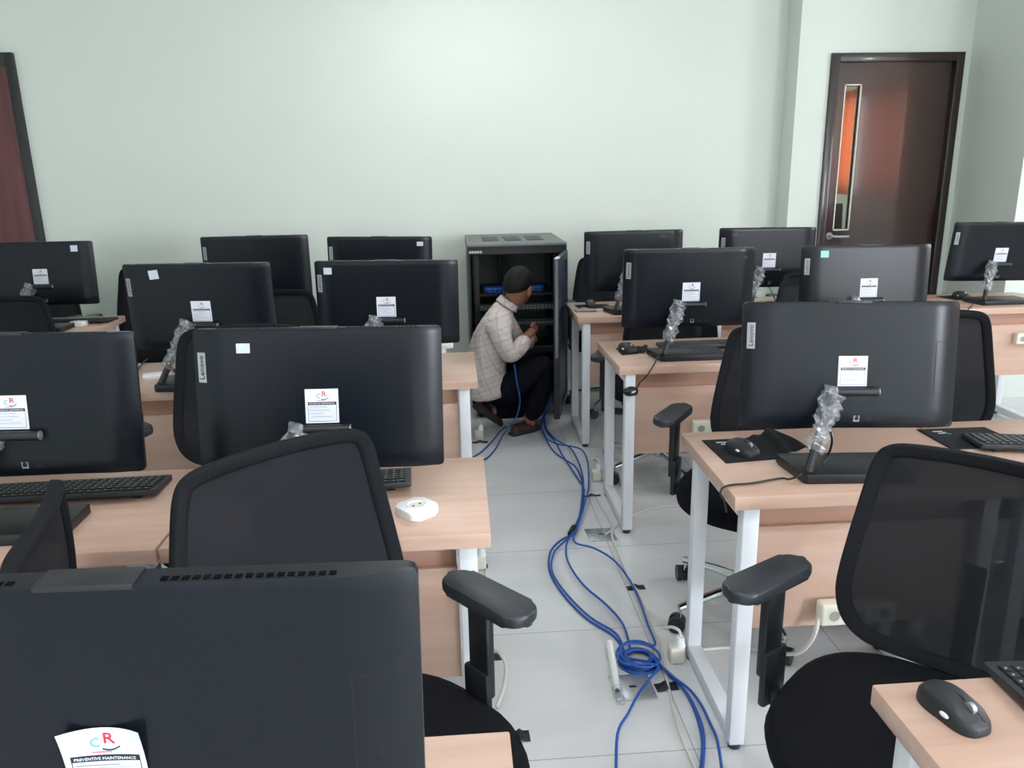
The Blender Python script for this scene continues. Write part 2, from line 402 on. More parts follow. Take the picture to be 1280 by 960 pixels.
b.tube([(hx, yy-.06, hz), (hx+.02, yy-.066, hz-.002), (hx+.06, yy-.064, hz-.004), (hx+.125, yy-.06, hz-.004)], .009, 'silver', smooth=4)
b.build('door_handle', d1)
# maroon door at the far left of the rear wall
d2 = struct(empty('door_2')); EX1, EX0, EZ = -2.752, -3.72, 2.30
b = MB(); fw = .05
b.box((EX1-fw/2, Y_W-.012, EZ/2), (fw, .05, EZ), 'frame_dark', .003); b.box((EX0+fw/2, Y_W-.012, EZ/2), (fw, .05, EZ), 'frame_dark', .003)
b.box(((EX0+EX1)/2, Y_W-.012, EZ-.04), (EX1-EX0-2*fw, .05, .08), 'frame_dark', .003); b.build('door_frame', d2)
b = MB(); b.box(((EX0+EX1)/2, Y_W-.01, (EZ-.08)/2), (EX1-EX0-2*fw, .03, EZ-.08), 'door_red'); b.build('door_leaf', d2)
b = MB(); b.cyl((EX0+.12, Y_W-.025, 1.03), (EX0+.12, Y_W-.06, 1.03), .01, 'silver'); b.cyl((EX0+.12, Y_W-.06, 1.03), (EX0+.23, Y_W-.06, 1.03), .009, 'silver'); b.build('door_handle', d2)

# ------------------------------------------------------------------ lights
def area(name, loc, rot, sx, sy, power, col):
    l = bpy.data.lights.new(name, 'AREA'); l.shape = 'RECTANGLE'; l.size = sx; l.size_y = sy; l.energy = power; l.color = col
    o = bpy.data.objects.new(name, l); COL.objects.link(o); o.location = loc; o.rotation_euler = rot; return o
POW_W = (600, 120, 80); POW_F = 34
for i, (y0, y1) in enumerate(WIN):
    area('window_daylight', (X_R+.19, (y0+y1)/2, (WZ0+WZ1)/2), (0, rad(90), 0), WZ1-WZ0, y1-y0, POW_W[i], (.88, .93, 1.0))
for x0, x1 in FWIN:
    area('rear_daylight', ((x0+x1)/2, Y_B-.19, (FZ0+FZ1)/2), (rad(90), 0, 0), x1-x0, FZ1-FZ0, POW_F, (.95, .96, 1.0))
FIX = [(.1, 4.55, 13), (-2.7, .3, 9), (.1, .5, 21), (2.8, .5, 18), (-2.0, -2.6, 10), (2.0, -2.6, 12)]
for k, (x, y, pc) in enumerate(FIX):
    t = empty('ceiling_light', (x, y, Z_C)); tag(t, 'white tube light fitting on the ceiling', 'lamp', 'ceiling tube lights')
    b = MB(); b.box((0, 0, -.02), (1.25, .16, .04), 'white_metal', .004); b.build('housing', t)
    if k == 0: tubem = mat('lit_tube', (1, 1, 1, 1), .5, emit=(.97, 1, .95, 1), estr=4)
    b = MB(); b.cyl((-.6, 0, -.06), (.6, 0, -.06), .018, tubem); b.build('tube', t)
    area('tube_glow', (x, y, Z_C-.09), (0, 0, 0), 1.2, .12, pc, (.98, .97, 1))
W = bpy.data.worlds.new('sky'); S.world = W; W.use_nodes = True
W.node_tree.nodes['Background'].inputs[0].default_value = (.85, .93, 1, 1); W.node_tree.nodes['Background'].inputs[1].default_value = 1.0
S.view_settings.view_transform = 'Standard'; S.view_settings.look = 'None'; S.view_settings.gamma = 1; S.view_settings.exposure = 0
S.cycles.use_denoising = True; S.cycles.max_bounces = 10; S.cycles.diffuse_bounces = 5; S.cycles.transparent_max_bounces = 16; S.cycles.caustics_reflective = False; S.cycles.caustics_refractive = False

# ------------------------------------------------------------------ desk
DW, DD, DT = .722, .49, .036
def make_desk():
    r = empty('desk')
    b = MB(); b.box((0, 0, .75-DT/2), (DW, DD, DT), 'beech', .003); b.build('tabletop', r)
    for sx in (-1, 1):
        x = sx*(DW/2-.052); f = MB(); t = .042; y0, y1 = -DD/2+.040, DD/2-.048
        for y in (y0, y1): f.box((x, y, .018+(.714-.018)/2), (t, t, .714-.018), 'white_metal', .004)
        f.box((x, (y0+y1)/2, .018+t/2), (t, y1-y0-t, t), 'white_metal', .003)
        f.box((x, (y0+y1)/2, .714-t/2), (t, y1-y0-t, t), 'white_metal', .003)
        fo = f.build('leg_frame', r)
        for y in (y0, y1):
            g = MB(); g.cyl((x, y, 0), (x, y, .018), .017, 'glide'); g.build('foot', fo)
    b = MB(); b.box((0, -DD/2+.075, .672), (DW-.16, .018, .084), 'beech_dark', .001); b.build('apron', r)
    b = MB(); b.box((0, -DD/2+.060, .498), (DW-.155, .018, .29), 'beech', .001); b.build('modesty_panel', r)
    return r
desk0 = make_desk()
used = set()
def once(key, proto):
    if key in used: return copy_tree(proto)
    used.add(key); return proto
def place_desk(x, ynear, label, rz=0):
    o = once('desk', desk0); o.location = (x, ynear+DD/2, 0); o.rotation_euler.z = rad(rz)
    tag(o, label, 'desk', 'beech computer desks'); return o
XR, XL, P = .655, .060, .728
DESKS = [
 (XL-DW/2-.006, .478, 'beech desk corner at the bottom edge, under the nearest computer', 0),
 (XL-DW/2, 1.612, 'beech desk with a white socket box near its aisle corner', -.4),
 (XL-DW/2-P, 1.615, 'beech desk joined by a seam to the desk with the white socket box', -.4),
 (XL+.012-DW/2, 2.94, 'beech desk with its bare end just before the crouching man', 0),
 (XL+.012-DW/2-P, 2.94, 'beech desk bearing a flat white box and a black arm foot', 0),
 (-.395, 4.17, 'beech desk hidden behind computers beside the crouching man', 0),
 (-1.13, 4.17, 'beech desk hidden behind two rows of computers below the bare wall', 0),
 (-1.915-DW/2, 4.20, 'beech desk in the rear row by the maroon door', 0),
 (.62+DW/2, .528, 'beech desk with a black mouse lying on the bare top', 0),
 (XR+.006+DW/2, 1.735, 'beech desk with a mouse on a creased black pad', -.6),
 (XR+.006+DW/2+P, 1.735, 'beech desk with mouse pad and keyboard behind the large mesh chair', -.6),
 (XR-.008+DW/2, 3.065, 'beech desk with a black cable bundle hanging at its leg', .3),
 (XR-.008+DW/2+P, 3.07, 'beech desk under the computer with the teal sticker', .3),
 (XR-.004+DW/2, 4.172, 'beech desk next to the open cabinet door', 0),
 (XR-.004+DW/2+P, 4.172, 'beech desk in the rear row in front of the brown door', 0),
 (2.665+DW/2, 4.06, 'beech desk with a twin socket on its panel, by the far corner', 0),
]
for d in DESKS: place_desk(*d)

# ------------------------------------------------------------------ all-in-one computer
CW, CH = .558, .331
def ease(t): return t*t*(3-2*t)
def ysurf(x, z):
    """depth of the back shell at (x, z) on the housing (back faces -y)"""
    u = abs(x)/(CW/2); vt = z/(CH/2)
    fx = 1-max(0, (u-.72)/.28)**2.2
    fz = 1-max(0, (vt-.93)/.07)**3*.16 if vt > 0 else 1-max(0, (-vt-.75)/.25)**2.2*.8
    return -max(.003, .024 - .021*(1-fx) - .015*(1-fz))
def stick(b, x0, x1, z0, z1, m, off=.0006, nx=1, nz=1, rot=0):
    cx, cz = (x0+x1)/2, (z0+z1)/2; c, s = math.cos(rot), math.sin(rot)
    def fn(u, v):
        dx, dz = x0+(x1-x0)*u-cx, z0+(z1-z0)*v-cz
        x, z = cx+dx*c-dz*s, cz+dx*s+dz*c
        return (x, ysurf(x, z)-off, z)
    b.grid(fn, nx, nz, m)
def make_housing(parent):
    b = MB(); us = []
    nx, nz = 56, 36
    xs = [-CW/2 + CW*i/nx for i in range(nx+1)]; zs = [-CH/2 + CH*j/nz for j in range(nz+1)]
    rc = .010
    def corner(x, z):
        dx, dz = abs(x)-(CW/2-rc), abs(z)-(CH/2-rc)
        if dx > 0 and dz > 0:
            l = math.hypot(dx, dz)
            if l > 0:
                k = max(dx, dz)/l
                return math.copysign(CW/2-rc+dx*k, x), math.copysign(CH/2-rc+dz*k, z)
        return x, z
    V = [[None]*(nz+1) for _ in xs]
    for i, x in enumerate(xs):
        for j, z in enumerate(zs):
            X, Z = corner(x, z); V[i][j] = b.bm.verts.new((X, ysurf(x, z), Z))
    fs = [b.bm.faces.new((V[i][j], V[i+1][j], V[i+1][j+1], V[i][j+1])) for i in range(nx) for j in range(nz)]
    loop = [V[i][0] for i in range(nx+1)] + [V[nx][j] for j in range(1, nz+1)] + [V[i][nz] for i in range(nx-1, -1, -1)] + [V[0][j] for j in range(nz-1, 0, -1)]
    front = [b.bm.verts.new((v.co.x, .008, v.co.z)) for v in loop]
    n = len(loop)
    for i in range(n): fs.append(b.bm.faces.new((loop[i], loop[(i+1) % n], front[(i+1) % n], front[i])))
    fs.append(b.bm.faces.new(front[::-1])); b._tag(fs, 'aio')
    h = b.build('housing', parent, angle=40)
    b = MB(); b.box((0, .0095, .012), (CW-.008, .003, CH-.032), 'screen', .0008); b.build('screen', h)
    b = MB(); b.box((0, .0095, -CH/2+.012), (CW-.008, .003, .020), 'aio_dark', .0008); b.build('chin', h)
    # vent slots along the top face
    for sx in (-1, 1):
        b = MB()
        for i in range(17): b.box((sx*(.068+.0095*i), -.0125, CH/2+.0002), (.0062, .0066, .0012), 'slot')
        b.build('vent', h)
    b = MB(); b.box((0, -.0075, CH/2-.0010), (.088, .034, .006), 'aio_dark', .0012); b.build('webcam_slider', h)
    # drive bay cover lines
    b = MB()
    stick(b, .214, .2155, -.075, .062, 'groove', .0004, 1, 10); stick(b, .214, .268, .061, .0625, 'groove', .0004, 10, 1)
    stick(b, .214, .268, -.0765, -.075, 'groove', .0004, 10, 1); stick(b, .2385, .2405, -.03, -.018, 'groove', .0005, 1, 2); b.build('drive_cover', h)
    # ports
    b = MB(); z = -.139
    for x, w in ((-.055, .004), (-.043, .004), (-.03, .004), (.052, .016), (.078, .007)): stick(b, x-w/2, x+w/2, z-.006, z+.006, 'groove')
    b.build('port_row', h)
    b = MB(); stick(b, .012, .027, z-.008, z+.008, 'silver', .0006); stick(b, .0145, .0245, z-.004, z+.006, 'groove', .001); stick(b, .017, .022, z-.001, z+.0085, 'groove', .0011); b.build('network_port', h)
    # silver brand tag, letters running upward
    b = MB(); x0, x1, z0, z1 = -.2695, -.2505, .045, .113
    stick(b, x0, x1, z0, z1, 'silver', .0012, 4, 4)
    xc = (x0+x1)/2; y = ysurf(xc, .08)-.0022; sl = math.atan2(ysurf(x1, .08)-ysurf(x0, .08), x1-x0)
    tf = Matrix.Translation((xc, y, (z0+z1)/2)) @ Matrix.Rotation(sl, 4, 'Z') @ Matrix.Rotation(rad(90), 4, 'X') @ Matrix.Rotation(rad(90), 4, 'Z')
    b.text('Lenovo', .0185, 'text_dark', tf); o = b.build('brand_tag', h); o['label'] = 'silver tag with dark lettering'
    # service sticker
    b = MB(); make_sticker(b, 0); o = b.build('service_sticker', h); o['label'] = 'white paper sticker with red logo and black bar'
    # hinge barrel
    b = MB(); y = -.036
    b.cyl((-.038, y, -.066), (.066, y, -.066), .0115, 'aio_dark', seg=20); b.cyl((.066, y, -.066), (.068, y, -.066), .0105, 'silver', seg=20)
    b.box((.02, -.027, -.070), (.07, .012, .016), 'aio_dark', .002); b.build('hinge', h)
    return h
STK = (-.030, .045, -.053, .026)
class Bend:
    """flat text laid on the sticker and bent with it"""
    def __init__(s, m, f): s.m, s.f = m, f
    def __matmul__(s, v):
        if isinstance(v, Matrix): return Bend(s.m @ v, s.f)
        p = s.m @ v; p.y -= s.f(p.x, p.z); return p
def make_sticker(b, curl):
    x0, x1, z0, z1 = STK
    def lift(x, z): return curl*((x-(x0+x1)/2)/((x1-x0)/2))**2*max(0, (z-(z1-.055))/.055)**1.5 if curl else 0
    def pt(x, z, off=0): return Vector((x, ysurf(0, 0)-.0012-off-lift(x, z), z))
    def q(xa, xb, za, zb, m, off):
        b.grid(lambda u, v: pt(xa+(xb-xa)*u, za+(zb-za)*v, off), 10 if curl else 1, 6, m)
    def tr(x, z, off=.0009): return Bend(Matrix.Translation((x, ysurf(0, 0)-.0012-off, z)) @ Matrix.Rotation(rad(90), 4, 'X'), lift)
    q(x0, x1, z0, z1, 'paper', 0)
    q(x0+.006, x1-.005, z1-.037, z1-.030, 'text_dark', .0004)
    b.text('PREVENTIVE MAINTENANCE', .0045, 'text_white', tr((x0+x1)/2, z1-.0337))
    for (xa, xb, za, zb) in ((x0+.006, x0+.0068, z0+.004, z1-.037), (x1-.0058, x1-.005, z0+.004, z1-.037), (x0+.006, x1-.005, z0+.004, z0+.0048)): q(xa, xb, za, zb, 'text_dark', .0004)
    for k, (wa, wb) in enumerate(((.009, .05), (.009, .055), (.009, .04), (.012, .06))):
        z = z1-.042-.0075*k; q(x0+wa, x0+wb, z, z+.0012, 'ink_grey', .0004)
        q(x0+.009, x1-.008, z-.0028, z-.0024, 'ink_grey', .0004)
    b.text('R', .017, 'ink_red', tr(x0+.043, z1-.012) @ Matrix.Scale(1.15, 4, (1, 0, 0)))
    # blue ring and dark swoosh beside the letter
    ring = [(x0+.031+.0055*math.cos(a), z1-.016+.0055*math.sin(a)) for a in [rad(50+i*26) for i in range(11)]]
    for (xa, za), (xb, zb) in zip(ring, ring[1:]):
        c = Vector((xa-(x0+.031), 0, za-(z1-.016)))*.38; c2 = Vector((xb-(x0+.031), 0, zb-(z1-.016)))*.38
        b.poly([pt(xa, za, .0006), pt(xb, zb, .0006), pt(xb, zb, .0006)-c2, pt(xa, za, .0006)-c], 'ink_blue')
    sw = [(x0+.036+.017*t, z1-.0225-.0028*math.sin(t*PI)+.003*t) for t in [i/8 for i in range(9)]]
    for i, ((xa, za), (xb, zb)) in enumerate(zip(sw, sw[1:])):
        w = .0016; b.poly([pt(xa, za, .0006), pt(xb, zb, .0006), pt(xb, zb-w, .0006), pt(xa, za-w, .0006)], 'text_dark')
    q(x0+.026, x0+.044, z1-.0275, z1-.0262, 'ink_pink', .0005)
def make_wrap(b, p0, p1):
    rnd = random.Random(3); d = (p1-p0); n = 22; seg = 14; rings = []
    ax = d.normalized(); xx = Vector((0, -1, 0)).cross(ax).normalized(); yy = ax.cross(xx)
    for i in range(n+1):
        t = i/n; c = p0 + d*t; ring = []
        base = .017 + .007*math.sin(t*PI) + (.006 if t > .7 else 0)
        pinch = 1-.28*math.exp(-((t-.42)/.06)**2)
        for k in range(seg):
            a = 2*PI*k/seg; r = base*pinch*(1 + rnd.uniform(-.24, .24) + .14*math.sin(3*a+t*19))
            ring.append(b.bm.verts.new(c + xx*math.cos(a)*r*1.2 + yy*math.sin(a)*r*.8))
        rings.append(ring)
    fs = [b.bm.faces.new((rings[i][k], rings[i][(k+1) % seg], rings[i+1][(k+1) % seg], rings[i+1][k])) for i in range(n) for k in range(seg)]
    b._tag(fs, 'wrap')
BASE_Z = .026
def make_aio():
    r = empty('all_in_one_computer')
    b = MB(); pts = [(-.172, -.005), (-.172, -.03), (-.150, -.158), (-.142, -.165), (.124, -.165), (.130, -.159), (.130, -.005)]
    b.prism(pts, 0, BASE_Z, 'aio_dark', .003); b.build('stand_base', r)
    p0, p1 = Vector((-.132, -.138, BASE_Z)), Vector((-.047, -.038, .199))
    b = MB(); b.tube([p0-Vector((0, 0, .004)), p0+(p1-p0)*.3, p1], .012, 'aio_dark', seg=10, smooth=4)
    b.cyl((-.062, -.036, .199), (-.03, -.036, .199), .0125, 'aio_dark'); b.build('stand_arm', r)
    b = MB(); make_wrap(b, p0+(p1-p0)*.24, p1+(p1-p0)*.06); o = b.build('plastic_wrap', r, angle=25); o['label'] = 'clear crinkled film round the arm'
    h = make_housing(r); h.location = (0, 0, .265)
    return r
aio0 = make_aio()
def mini(parent, x, z, w, h, m, rot=0):
    b = MB(); stick(b, x-w/2, x+w/2, z-h/2, z+h/2, m, .0012, 2, 2, rad(rot)); b.build('asset_sticker', parent)
def place_aio(x, y, z, yaw, tilt, roll, label, sdx=0, minis=(), nosticker=False, arm=True):
    o = copy_tree(aio0); o.location = (x, y, .75); o.rotation_euler.z = rad(yaw)
    h = kid(o, 'housing'); h.location = (0, 0, z-.75); h.rotation_euler = Euler((rad(tilt), rad(roll), 0), 'XYZ')
    dz = (z-.75)-.265
    for c in h.children:
        if c.name.startswith('service_sticker'):
            c.location.x = sdx
            if nosticker: bpy.data.objects.remove(c)
        if sdx < -.02 and c.name.split('.')[0] in ('vent', 'webcam_slider'): c.location.x = -.018
    for k in ('stand_arm', 'plastic_wrap'):
        c = kid(o, k); c.scale.z = 1 + dz/.2
    if sdx < -.02:                                       # this unit's sticker peels away at its upper corners
        for c in list(h.children):
            if c.name.startswith('service_sticker'): bpy.data.objects.remove(c)
        b = MB(); make_sticker(b, .010); c = b.build('service_sticker', h); c.location.x, c.location.z = sdx, -.006; c['label'] = 'white paper sticker with curling corners, red logo and black bar'
    for m in minis: mini(h, *m)
    tag(o, label, 'computer', 'charcoal all-in-one computers'); return o
G = 'lilac'
AIO = [
 ((-.327, .686, 1.011, -.5, 0, .9), 'largest charcoal computer filling the lower corner, PREVENTIVE MAINTENANCE sticker curling at the frame edge', -.028, ()),
 ((-.318, 1.790, 1.025, 1.2, -6.6, 1.2), 'charcoal computer with pale blank sticker, behind the mesh chair back with the socket box', -.004, ((-.165, .122, .030, .022, G),)),
 ((-1.023, 1.830, 1.027, .7, -5, 1.2), 'charcoal computer cut by the frame edge above a long keyboard', -.005, ()),
 ((-.971, 3.084, 1.043, -4.7, 2.4, .2), 'charcoal computer with tilted white tag and a thick film-wrapped arm over the white box', .0, ((-.155, .128, .036, .034, G, 6),)),
 ((-.267, 3.134, 1.029, -2.8, .1, .7), 'charcoal computer left of the crouching man, square tag in its top corner', -.012, ((-.225, .128, .032, .026, G),)),
 ((-1.054, 4.352, 1.046, 1, .8, .1), 'charcoal computer at the wall with no tag showing, a mesh chair under it', .0, ()),
 ((-.398, 4.347, 1.026, -.5, 0, 1.2), 'charcoal computer at the wall whose top strip shows over another, small tag at its corner', .0, ((.215, .128, .034, .022, G),)),
 ((-2.178, 4.362, 1.040, -.1, -3.7, .1), 'charcoal computer beneath the maroon door', .0, ((.195, .128, .036, .032, G),)),
 ((1.020, 1.948, 1.017, -5.1, -7.6, .7), 'large charcoal computer with a network port, its film-wrapped arm beside the creased pad', -.005, ()),
 ((.982, 3.279, 1.030, -.2, 2.1, .4), 'charcoal computer on the desk with the hanging cable bundle', .0, ((.232, .128, .018, .012, 'aio_dark', -20),)),
 ((1.742, 3.255, 1.026, -1, -4.3, .5), 'charcoal computer with a teal sticker, before the brown door', .0, ((-.192, .130, .034, .028, 'teal'),)),
 ((.993, 4.369, 1.023, 3, -.6, .1), 'charcoal computer beside the open cabinet door', .012, ((.16, .13, .03, .012, 'aio_dark', -8),)),
 ((1.746, 4.358, 1.022, 1.9, -.3, .9), 'charcoal computer just left of the brown door handle', .0, ((-.20, .13, .03, .018, 'aio_dark'),)),
 ((3.058, 4.294, 1.027, -.9, 6.3, .9), 'charcoal computer standing alone in the corner past the brown door', .0, ()),
]
AO = [place_aio(*p, lab, sdx, mn) for p, lab, sdx, mn in AIO]
for o in [aio0] + [c for c in aio0.children_recursive]: bpy.data.objects.remove(o)

# ------------------------------------------------------------------ chairs
def back_outline(n=72):
    key = [(.13, .0), (.19, .016), (.228, .052), (.245, .10), (.247, .15), (.239, .23), (.227, .31), (.215, .38), (.206, .42), (.192, .448), (.165, .463), (.12, .469), (.06, .472), (0, .473)]
    half = spline([Vector((x, 0, z)) for x, z in [(0, -.004)] + key], 4)
    pts = [(p.x, p.z) for p in half]
    return pts + [(-x, z) for x, z in reversed(pts[1:-1])]
OUT = back_outline()
def back_y(x, z): return -.55*x*x + .035*math.cos((z-.16)*5.2) - .03
def inset(pts, d):
    n = len(pts); out = []
    for i, (x, z) in enumerate(pts):
        a, c = pts[i-1], pts[(i+1) % n]; tx, tz = c[0]-a[0], c[1]-a[1]; l = math.hypot(tx, tz) or 1
        out.append((x - tz/l*d, z + tx/l*d))
    return out
def make_chair():
    r = empty('office_chair')
    # seat cushion
    b = MB()
    def seat(u, v):
        a = 2*PI*u; ex = .72
        cx, sy = math.cos(a), math.sin(a)
        x = .262*math.copysign(abs(cx)**ex, cx); y = .255*math.copysign(abs(sy)**ex, sy)
        if y < 0: x *= 1-.10*(-y/.245)**2
        prof = [(0, .50), (.35, .502), (.7, .50), (.88, .494), (.97, .478), (1, .455), (.98, .43), (.9, .415), (.5, .412), (0, .412)]
        k = v*9; i = min(int(k), 8); t = k-i
        rr = prof[i][0]+(prof[i+1][0]-prof[i][0])*t; z = prof[i][1]+(prof[i+1][1]-prof[i][1])*t
        z -= .03*max(0, -y*rr/.245-.6)**1.5
        return (x*rr, -.015 + y*rr, z)
    b.grid(seat, 48, 27, 'fabric', closed_u=True); bmesh.ops.remove_doubles(b.bm, verts=b.bm.verts, dist=1e-5)
    b.build('seat', r, angle=60)
    b = MB(); b.box((0, 0, .395), (.34, .32, .03), 'chair_plastic', .008); b.box((0, .03, .365), (.16, .2, .05), 'chair_plastic', .008); b.build('seat_pan', r)
    # back: fabric edged ring and net
    T = Matrix.Translation((0, .235, .50)) @ Matrix.Rotation(rad(-9), 4, 'X')
    b = MB(); prof = [(0, .009), (.004, .013), (.022, .011), (.030, .003), (.030, -.004), (.022, -.010), (.004, -.012), (0, -.007)]
    rings = []
    for d, dy in prof:
        rings.append([b.bm.verts.new(T @ Vector((x, back_y(x, z)+dy, z))) for x, z in inset(OUT, d)])
    n = len(OUT); fs = []
    for i in range(len(prof)):
        A, B = rings[i], rings[(i+1) % len(prof)]
        for k in range(n): fs.append(b.bm.faces.new((A[k], A[(k+1) % n], B[(k+1) % n], B[k])))
    b._tag(fs, 'edging'); b.build('back_frame', r, angle=60)
    b = MB(); inn = inset(OUT, .026); cz = .23; rings = []
    for s in (1, .8, .6, .4, .2):
        rings.append([b.bm.verts.new(T @ Vector((x*s, back_y(x*s, cz+(z-cz)*s)-.002, cz+(z-cz)*s))) for x, z in inn])
    fs = [b.bm.faces.new((A[k], A[(k+1) % n], B[(k+1) % n], B[k])) for A, B in zip(rings, rings[1:]) for k in range(n)]
    c = b.bm.verts.new(T @ Vector((0, back_y(0, cz)-.002, cz)))
    fs += [b.bm.faces.new((rings[-1][k], rings[-1][(k+1) % n], c)) for k in range(n)]
    b._tag(fs, 'net'); b.build('back_net', r, angle=180)
    b = MB(); b.tube([(0, .10, .385), (0, .24, .39), (0, .305, .44), (0, .315, .56), (0, .335, .70)], .022, 'chair_plastic', smooth=5, radii=None, seg=10)
    b.build('back_support', r)
    for sx in (-1, 1):
        b = MB(); pts = [(sx*(x*(1-.35*y)), y-.035) for x, y in rrect(.078, .232, .034, 6)]
        if sx < 0: pts = pts[::-1]
        b.prism([(sx*.298+x, y) for x, y in pts], .682, .708, 'armpad', .008, seg=3); a = b.build('armrest', r, angle=50)
        b = MB(); b.box((sx*.300, -.01, .575), (.022, .058, .225), 'chair_plastic', .006)
        b.box((sx*.292, -.005, .46), (.018, .07, .13), 'chair_plastic', .006)
        b.tube([(sx*.292, -.005, .43), (sx*.285, 0, .405), (sx*.24, .0, .392), (sx*.14, 0, .392)], .018, 'chair_plastic', smooth=4); b.build('arm_post', a)
    b = MB(); b.cyl((0, 0, .10), (0, 0, .26), .026, 'chair_plastic', seg=20); b.cyl((0, 0, .26), (0, 0, .35), .014, 'chrome', seg=16); b.build('gas_column', r)
    b = MB(); b.cyl((0, 0, .085), (0, 0, .135), .04, 'chrome', seg=24)
    for k in range(5):
        a = 2*PI*k/5+.3; dx, dy = math.cos(a), math.sin(a)
        b.tube([(dx*.02, dy*.02, .115), (dx*.15, dy*.15, .105), (dx*.30, dy*.30, .085)], .016, 'chrome', radii=[.019, .016, .012], seg=10)
        b.cyl((dx*.295, dy*.295, .045), (dx*.295, dy*.295, .092), .007, 'chrome', seg=10)
    b.build('base_star', r)
    for k in range(5):
        a = 2*PI*k/5+.3; c = Vector((math.cos(a)*.305, math.sin(a)*.305, .029)); w = Vector((math.cos(a+.9), math.sin(a+.9), 0))
        b = MB()
        for s in (-1, 1): b.cyl(c+w*s*.005, c+w*s*.022, .029, 'chair_plastic', seg=18)
        b.box(c+Vector((0, 0, .014)), (.02, .02, .028), 'chair_plastic', .004); b.build('caster', r)
    return r
chair0 = make_chair()
CHAIRS = [
 (-.18, 1.25, 40, .06, .025, 'black mesh chair turned toward the aisle behind the largest computer'),
 (-1.00, 1.27, -75, .0, .0, 'black chair seen edge-on in front of the long keyboard at the frame edge'),
 (-.69, 2.375, 4, .075, -.12, 'black mesh chair behind the computer with the pale blank sticker'),
 (-1.38, 2.52, 42, .0, .0, 'black chair hidden behind the frame-cut computer, armrest tip showing beside it'),
 (-2.22, 3.78, 0, .0, .0, 'black chair back showing above the frame-cut computer, before the maroon door row'),
 (-.92, 3.80, 0, -.01, .0, 'black mesh chair between the tilted-tag computer and the untagged one'),
 (-2.63, 4.95, 0, -.01, .0, 'black chair behind the computer beneath the maroon door'),
 (-1.93, 4.98, 0, .0, .0, 'black mesh chair in the gap beside the computer beneath the maroon door'),
 (.847, 1.222, -46, -.012, .019, 'large black mesh chair with armrest pulled to the desk with the bare mouse'),
 (1.00, 2.43, -36, .0, .0, 'black mesh chair under the desk with the creased mouse pad, armrest toward the aisle'),
 (1.69, 2.47, -8, .035, .0, 'black mesh chair whose rounded edge shows right of the large network-port computer'),
 (1.02, 3.80, -24, .0, -.09, 'black chair behind the desk with the hanging cable bundle'),
 (1.90, 3.85, -12, .0, .0, 'black mesh chair behind the computer with the teal sticker'),
 (1.02, 4.96, 0, -.01, .0, 'black chair against the wall behind the computer beside the cabinet door'),
 (1.76, 4.96, 0, -.02, .0, 'black chair against the wall behind the computer near the door handle'),
]
for x, y, th, dz, az, lab in CHAIRS:
    o = once('chair', chair0); o.location = (x, y, 0); o.rotation_euler.z = rad(th)
    for k in ('back_frame', 'back_net', 'back_support'): kid(o, k).location.z = dz
    for c in o.children:
        if c.name.split('.')[0] != 'armrest': continue
        c.location = (0, 0, 0); c.rotation_euler.z = 0
        if az > 0 and (c.bound_box[0][0]+c.bound_box[6][0])*th < 0: continue      # only the aisle-side arm is raised
        c.location.z = az
        if az == .019:                            # arm pads swivelled inward
            q = Matrix.Rotation(rad(-13), 3, 'Z'); cx = Vector(((c.bound_box[0][0]+c.bound_box[6][0])/2, -.03, 0)); off = cx-q@cx
            c.rotation_euler.z = rad(-13); c.location.x, c.location.y = off.x, off.y
        if az == .025: c.location.x = math.copysign(.04, -c.bound_box[0][0]-c.bound_box[6][0])
    tag(o, lab, 'chair', 'black mesh office chairs')

# ------------------------------------------------------------------ keyboards, mice, mouse pads
def make_keyboard():
    r = empty('keyboard'); w, d = .44, .135
    b = MB(); T = Matrix.Rotation(rad(-5), 4, 'X') @ Matrix.Translation((0, 0, .012))
    T = Matrix.Translation((0, 0, .014)) @ Matrix.Rotation(rad(-5), 4, 'X')
    b.prism(rrect(w, d, .006, 3), -.008, .006, 'key', .002, tf=T); b.build('case', r)
    k = MB(); lg = MB(); p = .0187
    for row in range(6):
        y = .052 - row*p if row else .056
        x = -w/2+.012; cols = 21
        for c in range(cols):
            xx = x+p*.5+c*(w-.024)/cols
            if row == 0 and c in (15, 16, 17): pass
            ww = (w-.024)/cols-.0025
            if row == 5 and 4 <= c <= 8:
                if c != 6: continue
                ww = p*5
            k.box(T @ Vector((xx, -y, .0078)), (ww, p-.003 if row else .012, .0042), 'aio_dark', .0008, seg=1, rot=Matrix.Rotation(rad(-5), 3, 'X'))
            lg.box(T @ Vector((xx-.002, -y-.002, .0101)), (.004, .0035, .0003), 'key_leg', rot=Matrix.Rotation(rad(-5), 3, 'X'))
    o = k.build('keys', r); lg.build('key_legends', o)
    for sx in (-1, 1):
        b = MB(); b.box((sx*.17, -.052, .0085), (.02, .006, .015), 'aio_dark', .001); b.build('flip_foot', r)
    return r
kb0 = make_keyboard()
